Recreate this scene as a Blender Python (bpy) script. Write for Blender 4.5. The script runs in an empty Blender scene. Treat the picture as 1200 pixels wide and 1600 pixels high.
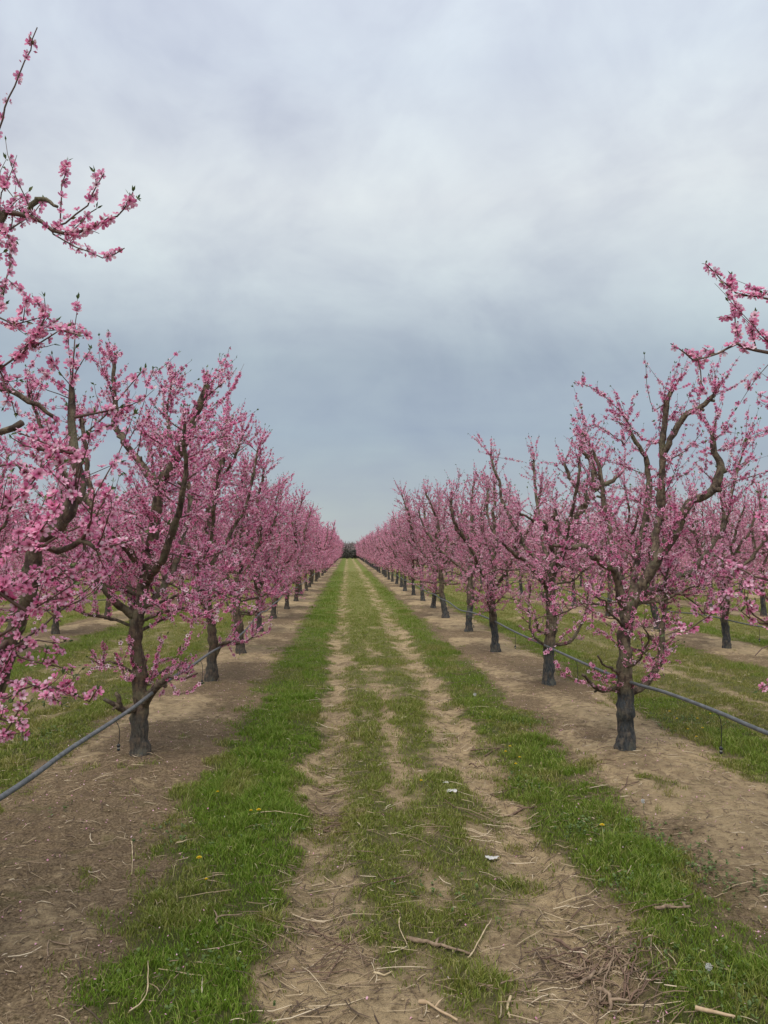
import bpy, math, random
import numpy as np
from mathutils import Matrix, Vector

C = bpy.context.scene.collection
SC = bpy.context.scene
RAD = math.radians
# ------------------------------------------------------------------ camera
CAM_H = 1.70
F = 1200.0                      # focal length in photo pixels (photo 1200x1600)
PITCH = math.atan(60 / F)       # looking slightly up
YAW = math.atan(57 / F)         # and slightly right of the lane axis
cam_d = bpy.data.cameras.new('camera')
cam = bpy.data.objects.new('camera', cam_d)
C.objects.link(cam)
cam_d.sensor_fit = 'VERTICAL'
cam_d.sensor_height = 32.0
cam_d.lens = 32.0 * F / 1600.0
cam_d.clip_start = 0.05
cam_d.clip_end = 9000
cam.location = (0, 0, CAM_H)
cam.rotation_euler = (RAD(90) + PITCH, 0, -YAW)
SC.camera = cam
SC.render.resolution_x, SC.render.resolution_y = 768, 1024
RM = cam.rotation_euler.to_matrix()


def W(px, py, Y):
    """world point at depth Y seen at photo pixel px, py"""
    d = RM @ Vector(((px - 600) / F, (800 - py) / F, -1.0))
    s = Y / d.y
    return np.array([d.x * s, Y, CAM_H + d.z * s])


def G(px, py, z=0.0):
    """ground point at photo pixel"""
    d = RM @ Vector(((px - 600) / F, (800 - py) / F, -1.0))
    s = (z - CAM_H) / d.z
    return np.array([d.x * s, d.y * s, z])


# ------------------------------------------------------------------ world: overcast sky
SUN_EL, SUN_AZ = RAD(62), RAD(200)
world = bpy.data.worlds.new('World')
SC.world = world
world.use_nodes = True


class NT:
    """tiny node-tree helper"""
    def __init__(s, nt):
        s.nt = nt
        nt.nodes.clear()

    def n(s, typ, ins=None, **props):
        nd = s.nt.nodes.new(typ)
        for k, v in props.items():
            setattr(nd, k, v)
        for k, v in (ins or {}).items():
            sock = nd.inputs[k]
            if isinstance(v, bpy.types.NodeSocket):
                s.nt.links.new(v, sock)
            else:
                if isinstance(v, (tuple, list)) and sock.type == 'RGBA' and len(v) == 3:
                    v = (*v, 1)
                sock.default_value = v
        return nd

    def link(s, a, b):
        s.nt.links.new(a, b)

    def math(s, op, a, b=0.0, c=0.0, clamp=False):
        nd = s.n('ShaderNodeMath', {0: a, 1: b, 2: c}, operation=op)
        nd.use_clamp = clamp
        return nd.outputs[0]

    def mix(s, fac, a, b, blend='MIX'):
        nd = s.nt.nodes.new('ShaderNodeMix')
        nd.data_type = 'RGBA'
        nd.blend_type = blend
        for idx, v in ((0, fac), (6, a), (7, b)):
            if isinstance(v, bpy.types.NodeSocket):
                s.nt.links.new(v, nd.inputs[idx])
            else:
                if isinstance(v, (tuple, list)) and len(v) == 3:
                    v = (*v, 1)
                nd.inputs[idx].default_value = v
        return nd.outputs[2]

    def ramp(s, fac, stops, interp='LINEAR'):
        nd = s.n('ShaderNodeValToRGB', {0: fac})
        cr = nd.color_ramp
        cr.interpolation = interp
        while len(cr.elements) < len(stops):
            cr.elements.new(0.5)
        for e, (p, c) in zip(cr.elements, stops):
            e.position = p
            e.color = (*c, 1) if len(c) == 3 else c
        return nd.outputs[0]

    def noise(s, vec, scale, detail=4, rough=0.5, dist=0.0):
        return s.n('ShaderNodeTexNoise', {'Vector': vec, 'Scale': scale, 'Detail': detail, 'Roughness': rough, 'Distortion': dist}).outputs[0]


w = NT(world.node_tree)
tc = w.n('ShaderNodeTexCoord')
sky = w.n('ShaderNodeTexSky', sky_type='NISHITA', sun_disc=False, sun_elevation=SUN_EL, sun_rotation=SUN_AZ)
sep = w.n('ShaderNodeSeparateXYZ', {0: tc.outputs['Generated']})
zc = w.math('MAXIMUM', sep.outputs[2], 0.0)
den = w.math('ADD', zc, 0.16)
u = w.math('DIVIDE', sep.outputs[0], den)
v = w.math('DIVIDE', sep.outputs[1], den)
cv = w.n('ShaderNodeCombineXYZ', {0: u, 1: v, 2: 0.0}).outputs[0]
cvs = w.n('ShaderNodeMapping', {'Vector': cv, 'Location': (3.1, 1.35, 0), 'Scale': (0.85, 1.15, 1)}).outputs[0]
n1 = w.noise(cvs, 0.9, 5, 0.5, 0.35)
dirv = w.n('ShaderNodeMapping', {'Vector': tc.outputs['Generated'], 'Location': (0.7, 0.2, 0.4), 'Rotation': (0.3, 0.2, 0.5), 'Scale': (1, 1, 1.35)}).outputs[0]
n2 = w.noise(dirv, 4.2, 5, 0.55, 0.4)
base = w.ramp(zc, [(0.0, (0.47, 0.51, 0.53)), (0.06, (0.42, 0.475, 0.52)), (0.15, (0.37, 0.445, 0.53)),
                   (0.24, (0.43, 0.51, 0.575)), (0.33, (0.62, 0.69, 0.735)), (0.42, (0.75, 0.80, 0.83)),
                   (0.54, (0.64, 0.70, 0.80)), (0.7, (0.64, 0.69, 0.82)), (1.0, (0.68, 0.73, 0.82))])
n3 = w.noise(dirv, 11.0, 4, 0.55, 0.5)
nn = w.math('ADD', w.math('MULTIPLY', n1, 0.46), w.math('ADD', w.math('MULTIPLY', n2, 0.46), w.math('MULTIPLY', n3, 0.15)))
br = w.n('ShaderNodeMapRange', {0: nn, 1: 0.32, 2: 0.74, 3: 0.72, 4: 1.30}).outputs[0]
# clouds lose contrast towards the horizon
lo = w.n('ShaderNodeMapRange', {0: zc, 1: 0.02, 2: 0.30, 3: 0.25, 4: 1.0}).outputs[0]
brm = w.math('ADD', w.math('MULTIPLY', w.math('SUBTRACT', br, 1.0), lo), 1.0)
tint = w.ramp(nn, [(0.38, (0.97, 0.97, 1.05)), (0.52, (1.0, 1.0, 1.01)), (0.64, (1.0, 1.01, 0.97))])
cl = w.mix(1.0, base, brm, 'MULTIPLY')
cl = w.mix(1.0, cl, tint, 'MULTIPLY')
skys = w.mix(1.0, sky.outputs[0], (0.10, 0.10, 0.10), 'MULTIPLY')
full = w.mix(0.93, skys, cl)
bg = w.n('ShaderNodeBackground', {'Color': full, 'Strength': 0.85})
out = w.n('ShaderNodeOutputWorld', {0: bg.outputs[0]})

sun_d = bpy.data.lights.new('sun', 'SUN')
sun_d.energy = 2.3
sun_d.angle = RAD(40)
sun_d.color = (1.0, 0.93, 0.82)
sun = bpy.data.objects.new('sun', sun_d)
C.objects.link(sun)
sd = Vector((math.sin(SUN_AZ) * math.cos(SUN_EL), math.cos(SUN_AZ) * math.cos(SUN_EL), math.sin(SUN_EL)))
sun.rotation_euler = sd.to_track_quat('Z', 'Y').to_euler()

SC.view_settings.view_transform = 'Standard'
SC.view_settings.look = 'None'
SC.view_settings.exposure = 0.24
SC.view_settings.gamma = 1.0
SC.render.engine = 'CYCLES'
SC.cycles.max_bounces = 6
SC.cycles.diffuse_bounces = 3
SC.cycles.transparent_max_bounces = 4
SC.cycles.use_denoising = True

# ------------------------------------------------------------------ numeric noise
def _hash(ix, iy, seed):
    h = (ix.astype(np.int64) * 374761393 + iy.astype(np.int64) * 668265263 + seed * 1442695041) & 0xffffffff
    h = ((h ^ (h >> 13)) * 1274126177) & 0xffffffff
    return ((h ^ (h >> 16)) & 0xffff) / 65535.0


def vnoise(x, y, seed=0):
    ix, iy = np.floor(x), np.floor(y)
    fx, fy = x - ix, y - iy
    fx = fx * fx * (3 - 2 * fx)
    fy = fy * fy * (3 - 2 * fy)
    a, b = _hash(ix, iy, seed), _hash(ix + 1, iy, seed)
    c, d = _hash(ix, iy + 1, seed), _hash(ix + 1, iy + 1, seed)
    return (a * (1 - fx) + b * fx) * (1 - fy) + (c * (1 - fx) + d * fx) * fy


def fbm(x, y, seed=0, octv=4):
    s, a, t = 0.0, 0.5, 0.0
    for o in range(octv):
        s = s + a * vnoise(x * 2 ** o, y * 2 ** o, seed + o * 17)
        t += a
        a *= 0.55
    return s / t


def sstep(a, b, x):
    t = np.clip((x - a) / (b - a), 0, 1)
    return t * t * (3 - 2 * t)


# ------------------------------------------------------------------ lane layout
ROW_L = -1.74
PERIOD = 4.17
ROW_R = ROW_L + PERIOD          # 2.43
SPACING = 3.15


def lane_masks(x, y):
    """grass 0..1, tan soil 0..1, dry (yellowing) 0..1, rut depth"""
    lane = np.floor((x - ROW_L) / PERIOD)
    wob = (fbm(x * 0.8 + 31 * lane, y * 0.8, 3, 3) - 0.5) * 0.34
    wob2 = (fbm(x * 3.0, y * 3.0, 9, 3) - 0.5) * 0.26
    wob3 = (fbm(x * 11.0, y * 9.0, 29, 3) - 0.5) * 0.22
    uu = (x - ROW_L) - lane * PERIOD
    e = uu + wob * 0.6 + wob2 * 0.8 + wob3
    near = sstep(4.3, 3.0, y)          # the bottom of the picture is barer
    # the green edges pinch in a little close to the viewer
    fr = fbm(x * 5.0, y * 3.5, 91, 4) - 0.5
    gL = sstep(0.46, 0.92, e - 0.03 * near + 0.55 * fr) * sstep(1.56, 1.34, e + 0.06 * near + 0.25 * fr)
    cen = sstep(1.58, 1.86, e + 0.4 * fr) * sstep(2.74, 2.46, e + 0.4 * fr)
    gR = sstep(2.84, 3.12, e + 0.3 * fr) * sstep(3.72, 3.32, e + 0.5 * fr)
    far = sstep(7, 22, y)
    n = fbm(x * 2.3, y * 1.3, 21, 4)
    n2 = fbm(x * 6.0, y * 4.0, 51, 3)
    # bare strip in the middle of the centre grass
    mid = np.exp(-((e - 2.13) / 0.10) ** 2) * sstep(0.36, 0.56, fbm(x * 1.2, y * 0.9, 77, 3)) * (1 - far)
    cenp = cen * sstep(0.26 + 0.21 * near - .1 * far, 0.54 + 0.21 * near - .1 * far, n * 0.6 + n2 * 0.45) * (1 - 0.85 * mid)
    track = np.clip(1 - gL - gR - cen, 0, 1) * (uu > 0.9) * (uu < 3.35)
    other = 1.0 * (lane != 0)
    trk_g = (0.45 + 0.3 * np.maximum(far * .5, other)) * sstep(0.48, 0.64, n2 * 0.6 + n * 0.4 + 0.06 * far + 0.10 * other) * track
    strip = 1 - sstep(0.55, 0.80, uu) * sstep(3.75, 3.50, uu)
    tufts = strip * 0.55 * sstep(0.62, 0.74, n * 0.5 + n2 * 0.5)
    g = np.clip(gL + gR * 1.0 + cenp * 0.86 + trk_g + tufts + np.maximum(far * 0.45, other) * track * 0.42, 0, 1)
    dry = np.clip(cen * 0.55 + track * 0.65 + strip * 0.5 + 0.35 * (n - 0.5) + 0.22 * gR + 0.25 * other + 0.55 * sstep(0.52, 0.68, fbm(x * 2.6 + 7, y * 1.9, 131, 3)) * sstep(1.0, 0.3, cen), 0, 1)
    # near-left margin where grass thins into brown mulch
    rut = np.exp(-((uu - 1.58) / 0.16) ** 2) + 0.9 * np.exp(-((uu - 2.77) / 0.18) ** 2)
    rise = np.exp(-(np.minimum(uu, PERIOD - uu) / 0.45) ** 2)
    tan = np.clip(track * 0.9 + cen * 0.75 + strip * (0.15 + 0.75 * sstep(0.42, 0.62, fbm(x * 1.1, y * 0.7, 88, 4))), 0, 1)
    return g, tan, dry, rut, rise


def ground_z(x, y, fine=True):
    g, tan, dry, rut, rise = lane_masks(x, y)
    z = -0.045 * rut + 0.035 * rise + (fbm(x * 0.9, y * 0.9, 5, 3) - 0.5) * 0.05
    if fine:
        k = np.clip(1.2 - y / 14.0, 0.15, 1)
        bare = 1 - 0.7 * g
        z = z + (fbm(x * 7, y * 7, 14, 4) - 0.5) * 0.062 * bare * k + (fbm(x * 22, y * 22, 15, 2) - 0.5) * 0.020 * bare * k
        # tyre cleat marks across the right-hand track
        lane_u = (x - ROW_L) - np.floor((x - ROW_L) / PERIOD) * PERIOD
        cl = np.exp(-((lane_u - 2.80) / 0.17) ** 2) * (1 - g)
        z = z + cl * 0.020 * np.sin((y * 1.0 + 0.55 * x + 0.25 * fbm(x * 3, y * 3, 61, 2)) * 2 * math.pi / 0.085) * k
    return z * sstep(400, 120, y)


# ------------------------------------------------------------------ mesh helpers
def mesh_np(name, verts, faces_by_n, mats=(), attrs=None, matidx=None, smooth=False):
    """verts (n,3); faces_by_n: list of int arrays (m,k)"""
    me = bpy.data.meshes.new(name)
    verts = np.asarray(verts, dtype=np.float32)
    me.vertices.add(len(verts))
    me.vertices.foreach_set('co', verts.ravel())
    loops, starts, tot = [], [], 0
    for fa in faces_by_n:
        if len(fa) == 0:
            continue
        k = fa.shape[1]
        loops.append(fa.ravel())
        starts.append(tot + np.arange(len(fa)) * k)
        tot += fa.size
    loops = np.concatenate(loops).astype(np.int32)
    starts = np.concatenate(starts).astype(np.int32)
    me.loops.add(len(loops))
    me.loops.foreach_set('vertex_index', loops)
    me.polygons.add(len(starts))
    me.polygons.foreach_set('loop_start', starts)
    if matidx is not None:
        me.polygons.foreach_set('material_index', np.asarray(matidx, dtype=np.int32))
    if smooth:
        me.polygons.foreach_set('use_smooth', np.ones(len(starts), dtype=bool))
    else:
        me.polygons.foreach_set('use_smooth', np.zeros(len(starts), dtype=bool))
    for m in mats:
        me.materials.append(m)
    for k, a in (attrs or {}).items():
        at = me.attributes.new(k, 'FLOAT', 'POINT')
        at.data.foreach_set('value', np.asarray(a, dtype=np.float32))
    me.update(calc_edges=True)
    return me


def link(name, me, parent=None, loc=None, **props):
    o = bpy.data.objects.new(name, me)
    C.objects.link(o)
    if parent is not None:
        o.parent = parent
    if loc is not None:
        o.location = loc
    for k, v in props.items():
        o[k] = v
    return o


class MB:
    """collects tubes / pieces into one mesh"""
    def __init__(s):
        s.v, s.q, s.t, s.a = [], [], [], []
        s.n = 0

    def add(s, v, quads=None, tris=None, a=0.0):
        v = np.asarray(v, float)
        s.v.append(v)
        s.a.append(np.full(len(v), a) if np.isscalar(a) else a)
        if quads is not None and len(quads):
            s.q.append(np.asarray(quads) + s.n)
        if tris is not None and len(tris):
            s.t.append(np.asarray(tris) + s.n)
        s.n += len(v)

    def tube(s, P, R, sides=8, cap=True, bump=0.0, rng=None, a=0.0):
        P = np.asarray(P, float)
        n = len(P)
        R = np.broadcast_to(np.asarray(R, float), (n,))
        T = np.gradient(P, axis=0)
        T /= np.linalg.norm(T, axis=1, keepdims=True) + 1e-9
        up = np.array([0.31, 0.17, 0.93]) if abs(T[0][2]) < 0.8 else np.array([0.9, 0.3, 0.1])
        U = np.empty_like(P)
        u0 = np.cross(T[0], up)
        u0 /= np.linalg.norm(u0)
        for i in range(n):
            u0 = u0 - T[i] * np.dot(u0, T[i])
            u0 /= np.linalg.norm(u0) + 1e-9
            U[i] = u0
        V = np.cross(T, U)
        th = np.arange(sides) * 2 * math.pi / sides
        rr = R[:, None] * np.ones(sides)[None]
        if bump and rng is not None:
            rr = rr * (1 + bump * (rng.random((n, sides)) - 0.5) + bump * 0.8 * (rng.random((n, 1)) - 0.5))
        ring = P[:, None] + rr[..., None] * (np.cos(th)[None, :, None] * U[:, None] + np.sin(th)[None, :, None] * V[:, None])
        v = ring.reshape(-1, 3)
        i = np.arange(n - 1)[:, None] * sides
        j = np.arange(sides)[None]
        k = (j + 1) % sides
        q = np.stack([i + j, i + k, i + k + sides, i + j + sides], -1).reshape(-1, 4)
        t = None
        if cap:
            v = np.vstack([v, P[-1] + T[-1] * R[-1] * 0.35])
            b = (n - 1) * sides
            t = np.stack([b + np.arange(sides), b + (np.arange(sides) + 1) % sides, np.full(sides, len(v) - 1)], -1)
        s.add(v, q, t, a)

    def mesh(s, name, mats, smooth=True, attr=None):
        f = []
        if s.q:
            f.append(np.vstack(s.q))
        if s.t:
            f.append(np.vstack(s.t))
        return mesh_np(name, np.vstack(s.v), f, mats, {attr: np.concatenate(s.a)} if attr else None, smooth=smooth)


def spline(P, step):
    """Catmull-Rom resample of a polyline (last columns may be radii)"""
    P = np.asarray(P, float)
    if len(P) < 3:
        n = max(2, int(np.linalg.norm(P[-1][:3] - P[0][:3]) / step) + 1)
        t = np.linspace(0, 1, n)[:, None]
        return P[0] * (1 - t) + P[-1] * t
    Q = np.vstack([2 * P[0] - P[1], P, 2 * P[-1] - P[-2]])
    o = []
    for i in range(1, len(Q) - 2):
        L = np.linalg.norm(Q[i + 1][:3] - Q[i][:3])
        n = max(1, int(round(L / step)))
        t = (np.arange(n) / n)[:, None]
        a, b, c, d = Q[i - 1], Q[i], Q[i + 1], Q[i + 2]
        o.append(0.5 * (2 * b + (c - a) * t + (2 * a - 5 * b + 4 * c - d) * t ** 2 + (3 * b - a - 3 * c + d) * t ** 3))
    o.append(P[-1:])
    return np.vstack(o)


# ------------------------------------------------------------------ materials
def new_mat(name):
    m = bpy.data.materials.new(name)
    m.use_nodes = True
    return m, NT(m.node_tree)


def finish(t, shader, disp=None):
    o = t.n('ShaderNodeOutputMaterial', {0: shader})
    return o


def bark_material(name, painted, base=(0.180, 0.136, 0.090), dark=(0.045, 0.029, 0.022), pcol=(0.040, 0.046, 0.050), ph=0.52):
    m, t = new_mat(name)
    co = t.n('ShaderNodeTexCoord').outputs['Object']
    st = t.n('ShaderNodeMapping', {'Vector': co, 'Scale': (1, 1, 0.45)}).outputs[0]
    n1 = t.noise(st, 26, 5, 0.6)
    n2 = t.noise(co, 7, 4, 0.55)
    n3 = t.noise(st, 120, 3, 0.6)
    bands = t.noise(t.n('ShaderNodeMapping', {'Vector': co, 'Scale': (1, 1, 3.2)}).outputs[0], 13, 4, 0.6)
    c = t.mix(t.n('ShaderNodeMapRange', {0: n1, 1: 0.40, 2: 0.58}).outputs[0], dark, base)
    c = t.mix(t.n('ShaderNodeMapRange', {0: bands, 1: 0.50, 2: 0.60, 4: 0.75}).outputs[0], c, (0.062, 0.038, 0.030))
    c = t.mix(t.n('ShaderNodeMapRange', {0: n2, 1: 0.50, 2: 0.68, 4: 0.75}).outputs[0], c, (0.155, 0.145, 0.085))
    c = t.mix(t.n('ShaderNodeMapRange', {0: n3, 1: 0.62, 2: 0.74, 4: 0.6}).outputs[0], c, (0.26, 0.24, 0.20))
    if painted:
        z = t.n('ShaderNodeSeparateXYZ', {0: co}).outputs[2]
        edge = t.math('ADD', z, t.math('MULTIPLY', t.math('SUBTRACT', n2, 0.5), 0.35))
        k = t.n('ShaderNodeMapRange', {0: edge, 1: ph - 0.05, 2: ph + 0.03, 3: 1.0, 4: 0.0}).outputs[0]
        wear = t.n('ShaderNodeMapRange', {0: n1, 1: 0.40, 2: 0.66, 3: 1.0, 4: 0.40}).outputs[0]
        p = t.mix(t.n('ShaderNodeMapRange', {0: t.noise(st, 55, 4, 0.7), 1: 0.38, 2: 0.62}).outputs[0], tuple(x * .45 for x in pcol), tuple(x * 1.6 for x in pcol))
        p = t.mix(t.n('ShaderNodeMapRange', {0: n2, 1: 0.55, 2: 0.72}).outputs[0], p, (0.10, 0.115, 0.115))
        c = t.mix(t.math('MULTIPLY', k, wear), c, p)
    b = t.n('ShaderNodeBump', {'Height': t.math('ADD', n1, t.math('MULTIPLY', n3, 0.4)), 'Strength': 1.0, 'Distance': 0.02})
    s = t.n('ShaderNodeBsdfPrincipled', {'Base Color': c, 'Roughness': 0.85, 'Normal': b.outputs[0]})
    finish(t, s.outputs[0])
    return m


M_BARK_P = bark_material('peach_bark_painted', True)
M_BARK_L = bark_material('peach_bark_brown_base', True, base=(0.150, 0.100, 0.062), pcol=(0.062, 0.056, 0.046), ph=0.34)
M_BARK = bark_material('peach_bark', False)

m, t = new_mat('shoot_bark')
n = t.noise(t.n('ShaderNodeTexCoord').outputs['Object'], 30, 2)
c = t.mix(n, (0.055, 0.034, 0.030), (0.16, 0.095, 0.065))
finish(t, t.n('ShaderNodeBsdfPrincipled', {'Base Color': c, 'Roughness': 0.6}).outputs[0])
M_SHOOT = m

m, t = new_mat('pruning_cut')
n = t.noise(t.n('ShaderNodeTexCoord').outputs['Object'], 90, 3)
finish(t, t.n('ShaderNodeBsdfPrincipled', {'Base Color': t.mix(n, (0.16, 0.10, 0.06), (0.40, 0.28, 0.17)), 'Roughness': 0.8}).outputs[0])
M_CUT = m


def blossom_material(name, sat=1.0, pale=0.0):
    m, t = new_mat(name)
    at = t.n('ShaderNodeAttribute', attribute_name='r').outputs['Fac']
    g = t.n('ShaderNodeNewGeometry').outputs['Random Per Island']
    pet = t.ramp(g, [(0.0, (0.68, 0.14, 0.34)), (0.22, (0.89, 0.31, 0.53)), (0.55, (0.95, 0.44, 0.65)), (0.80, (0.96, 0.62, 0.76)), (1.0, (0.96, 0.82, 0.86))])
    pet = t.mix(pale, pet, (0.84, 0.50, 0.60))
    cen = (0.22, 0.022, 0.055)
    rim = t.mix(0.35, pet, (0.92, 0.66, 0.76))
    c = t.mix(t.n('ShaderNodeMapRange', {0: at, 1: 0.16, 2: 0.55}).outputs[0], cen, pet)
    c = t.mix(t.n('ShaderNodeMapRange', {0: at, 1: 0.8, 2: 1.05}).outputs[0], c, rim)
    d = t.n('ShaderNodeBsdfPrincipled', {'Base Color': c, 'Roughness': 0.7, 'Specular IOR Level': 0.2})
    tr = t.n('ShaderNodeBsdfTranslucent', {'Color': c})
    mx = t.n('ShaderNodeMixShader', {0: 0.45, 1: d.outputs[0], 2: tr.outputs[0]})
    finish(t, mx.outputs[0])
    return m


M_BLOSSOM = blossom_material('peach_blossom')
M_BLOSSOM_R = blossom_material('peach_blossom_paler', pale=0.30)

m, t = new_mat('young_leaf')
g = t.n('ShaderNodeNewGeometry').outputs['Random Per Island']
c = t.ramp(g, [(0.0, (0.05, 0.085, 0.025)), (0.6, (0.11, 0.17, 0.05)), (1.0, (0.20, 0.24, 0.09))])
d = t.n('ShaderNodeBsdfPrincipled', {'Base Color': c, 'Roughness': 0.5})
tr = t.n('ShaderNodeBsdfTranslucent', {'Color': c})
finish(t, t.n('ShaderNodeMixShader', {0: 0.3, 1: d.outputs[0], 2: tr.outputs[0]}).outputs[0])
M_LEAF = m

# ground
m, t = new_mat('orchard_soil_and_grass')
co = t.n('ShaderNodeTexCoord').outputs['Object']
ag = t.n('ShaderNodeAttribute', attribute_name='grass').outputs['Fac']
at = t.n('ShaderNodeAttribute', attribute_name='tan').outputs['Fac']
ad = t.n('ShaderNodeAttribute', attribute_name='dry').outputs['Fac']
afar = t.n('ShaderNodeAttribute', attribute_name='far').outputs['Fac']
na = t.noise(co, 2.2, 6, 0.6)
nb = t.noise(co, 14, 6, 0.65)
ncc = t.noise(co, 70, 5, 0.7)
nd_ = t.noise(co, 260, 3, 0.7)
stv = t.n('ShaderNodeMapping', {'Vector': co, 'Scale': (1.0, 2.6, 1), 'Rotation': (0, 0, 0.5)}).outputs[0]
ne = t.noise(stv, 34, 4, 0.7, 1.5)
tan = t.mix(nb, (0.40, 0.295, 0.160), (0.66, 0.505, 0.305))
brown = t.mix(t.n('ShaderNodeMapRange', {0: ncc, 1: 0.36, 2: 0.62}).outputs[0], (0.095, 0.064, 0.036), (0.38, 0.280, 0.168))
litter = t.n('ShaderNodeMapRange', {0: t.math('ADD', t.math('MULTIPLY', at, 0.65), t.math('MULTIPLY', t.math('SUBTRACT', nb, 0.5), 1.6)), 1: 0.18, 2: 0.60}).outputs[0]
soil = t.mix(litter, brown, tan)
soil = t.mix(t.n('ShaderNodeMapRange', {0: na, 1: 0.35, 2: 0.65, 3: 0.25, 4: 0.0}).outputs[0], soil, (0.085, 0.058, 0.036))
soil = t.mix(t.n('ShaderNodeMapRange', {0: nd_, 1: 0.57, 2: 0.68, 4: 0.5}).outputs[0], soil, (0.06, 0.042, 0.03))
soil = t.mix(t.n('ShaderNodeMapRange', {0: ne, 1: 0.63, 2: 0.72, 4: 0.6}).outputs[0], soil, (0.40, 0.31, 0.20))
moss = t.n('ShaderNodeMapRange', {0: t.noise(co, 3.4, 6, 0.7, 0.8), 1: 0.54, 2: 0.68, 4: 0.55}).outputs[0]
soil = t.mix(moss, soil, t.mix(ncc, (0.075, 0.075, 0.025), (0.17, 0.155, 0.055)))
damp = t.n('ShaderNodeMapRange', {0: t.noise(co, 1.3, 6, 0.7, 1.0), 1: 0.50, 2: 0.66, 4: 0.55}).outputs[0]
soil = t.mix(damp, soil, t.mix(ncc, (0.07, 0.045, 0.028), (0.20, 0.14, 0.088)))
ngf = t.noise(co, 1.1, 5, 0.65)
gn = t.mix(ncc, (0.050, 0.058, 0.018), (0.130, 0.135, 0.045))
gfar = t.mix(ngf, (0.105, 0.150, 0.026), (0.180, 0.215, 0.045))
gdry = t.mix(nb, (0.150, 0.165, 0.040), (0.255, 0.235, 0.080))
gfar = t.mix(t.math('MULTIPLY', ad, 0.95, clamp=True), gfar, gdry)
gg = t.mix(afar, gn, gfar)
gf = t.n('ShaderNodeMapRange', {0: t.math('ADD', ag, t.math('MULTIPLY', t.math('SUBTRACT', nb, 0.5), 0.9)), 1: 0.18, 2: 0.95}).outputs[0]
col = t.mix(gf, soil, gg)
h = t.math('ADD', t.math('MULTIPLY', nb, 1.0), t.math('ADD', t.math('MULTIPLY', ncc, 0.5), t.math('MULTIPLY', nd_, 0.22)))
b = t.n('ShaderNodeBump', {'Height': h, 'Strength': 1.0, 'Distance': 0.04})
finish(t, t.n('ShaderNodeBsdfPrincipled', {'Base Color': col, 'Roughness': 0.95, 'Specular IOR Level': 0.15, 'Normal': b.outputs[0]}).outputs[0])
M_GROUND = m

m, t = new_mat('grass_blade')
ad = t.n('ShaderNodeAttribute', attribute_name='dry').outputs['Fac']
g = t.n('ShaderNodeNewGeometry').outputs['Random Per Island']
gr = t.ramp(g, [(0.0, (0.085, 0.155, 0.014)), (0.5, (0.150, 0.255, 0.022)), (0.9, (0.225, 0.330, 0.040)), (1.0, (0.36, 0.38, 0.12))])
dr = t.ramp(g, [(0.0, (0.17, 0.180, 0.035)), (0.5, (0.26, 0.250, 0.060)), (0.85, (0.35, 0.310, 0.11)), (1.0, (0.55, 0.46, 0.27))])
c = t.mix(ad, gr, dr)
d = t.n('ShaderNodeBsdfPrincipled', {'Base Color': c, 'Roughness': 0.55, 'Specular IOR Level': 0.25})
tr = t.n('ShaderNodeBsdfTranslucent', {'Color': c})
finish(t, t.n('ShaderNodeMixShader', {0: 0.35, 1: d.outputs[0], 2: tr.outputs[0]}).outputs[0])
M_GRASS = m

m, t = new_mat('dry_litter')
g = t.n('ShaderNodeNewGeometry').outputs['Random Per Island']
c = t.ramp(g, [(0.0, (0.055, 0.036, 0.026)), (0.35, (0.13, 0.085, 0.055)), (0.68, (0.25, 0.175, 0.11)), (0.9, (0.42, 0.33, 0.21)), (1.0, (0.62, 0.52, 0.38))])
finish(t, t.n('ShaderNodeBsdfPrincipled', {'Base Color': c, 'Roughness': 0.8}).outputs[0])
M_LITTER = m


def plain(name, c1, c2, scale=40, rough=0.7, bump=0.0, stretch=None, trans=0.0, metallic=0.0):
    m, t = new_mat(name)
    co = t.n('ShaderNodeTexCoord').outputs['Object']
    if stretch:
        co = t.n('ShaderNodeMapping', {'Vector': co, 'Scale': stretch}).outputs[0]
    n = t.noise(co, scale, 5, 0.6)
    c = t.mix(t.n('ShaderNodeMapRange', {0: n, 1: 0.3, 2: 0.7}).outputs[0], c1, c2)
    ins = {'Base Color': c, 'Roughness': rough, 'Metallic': metallic}
    if bump:
        ins['Normal'] = t.n('ShaderNodeBump', {'Height': n, 'Strength': bump, 'Distance': 0.006}).outputs[0]
    s = t.n('ShaderNodeBsdfPrincipled', ins).outputs[0]
    if trans:
        s = t.n('ShaderNodeMixShader', {0: trans, 1: s, 2: t.n('ShaderNodeBsdfTranslucent', {'Color': c}).outputs[0]}).outputs[0]
    finish(t, s)
    return m


M_CLOD = plain('soil_clod', (0.13, 0.095, 0.055), (0.36, 0.27, 0.165), 60, 0.95, 0.5)
M_PIPE = plain('polyethylene_pipe', (0.075, 0.083, 0.090), (0.17, 0.18, 0.185), 22, 0.5, 0.25)
M_BLACK = plain('black_plastic', (0.015, 0.015, 0.016), (0.03, 0.03, 0.032), 30, 0.4)
M_WHITEP = plain('white_plastic', (0.55, 0.55, 0.53), (0.75, 0.75, 0.73), 40, 0.5)
M_STICK = plain('weathered_stick', (0.13, 0.085, 0.055), (0.33, 0.24, 0.16), 45, 0.85, 0.6, (1, 1, 0.5))
M_STICK_D = plain('dark_stick', (0.085, 0.050, 0.036), (0.20, 0.125, 0.085), 45, 0.85, 0.6)
M_STRAW = plain('straw_stalk', (0.36, 0.27, 0.15), (0.60, 0.49, 0.31), 40, 0.75)
M_WOOD = plain('split_wood', (0.34, 0.23, 0.13), (0.52, 0.39, 0.25), 35, 0.8, 0.4)
M_DANDEL = plain('dandelion_petal', (0.72, 0.50, 0.01), (0.85, 0.66, 0.03), 60, 0.6)
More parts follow.
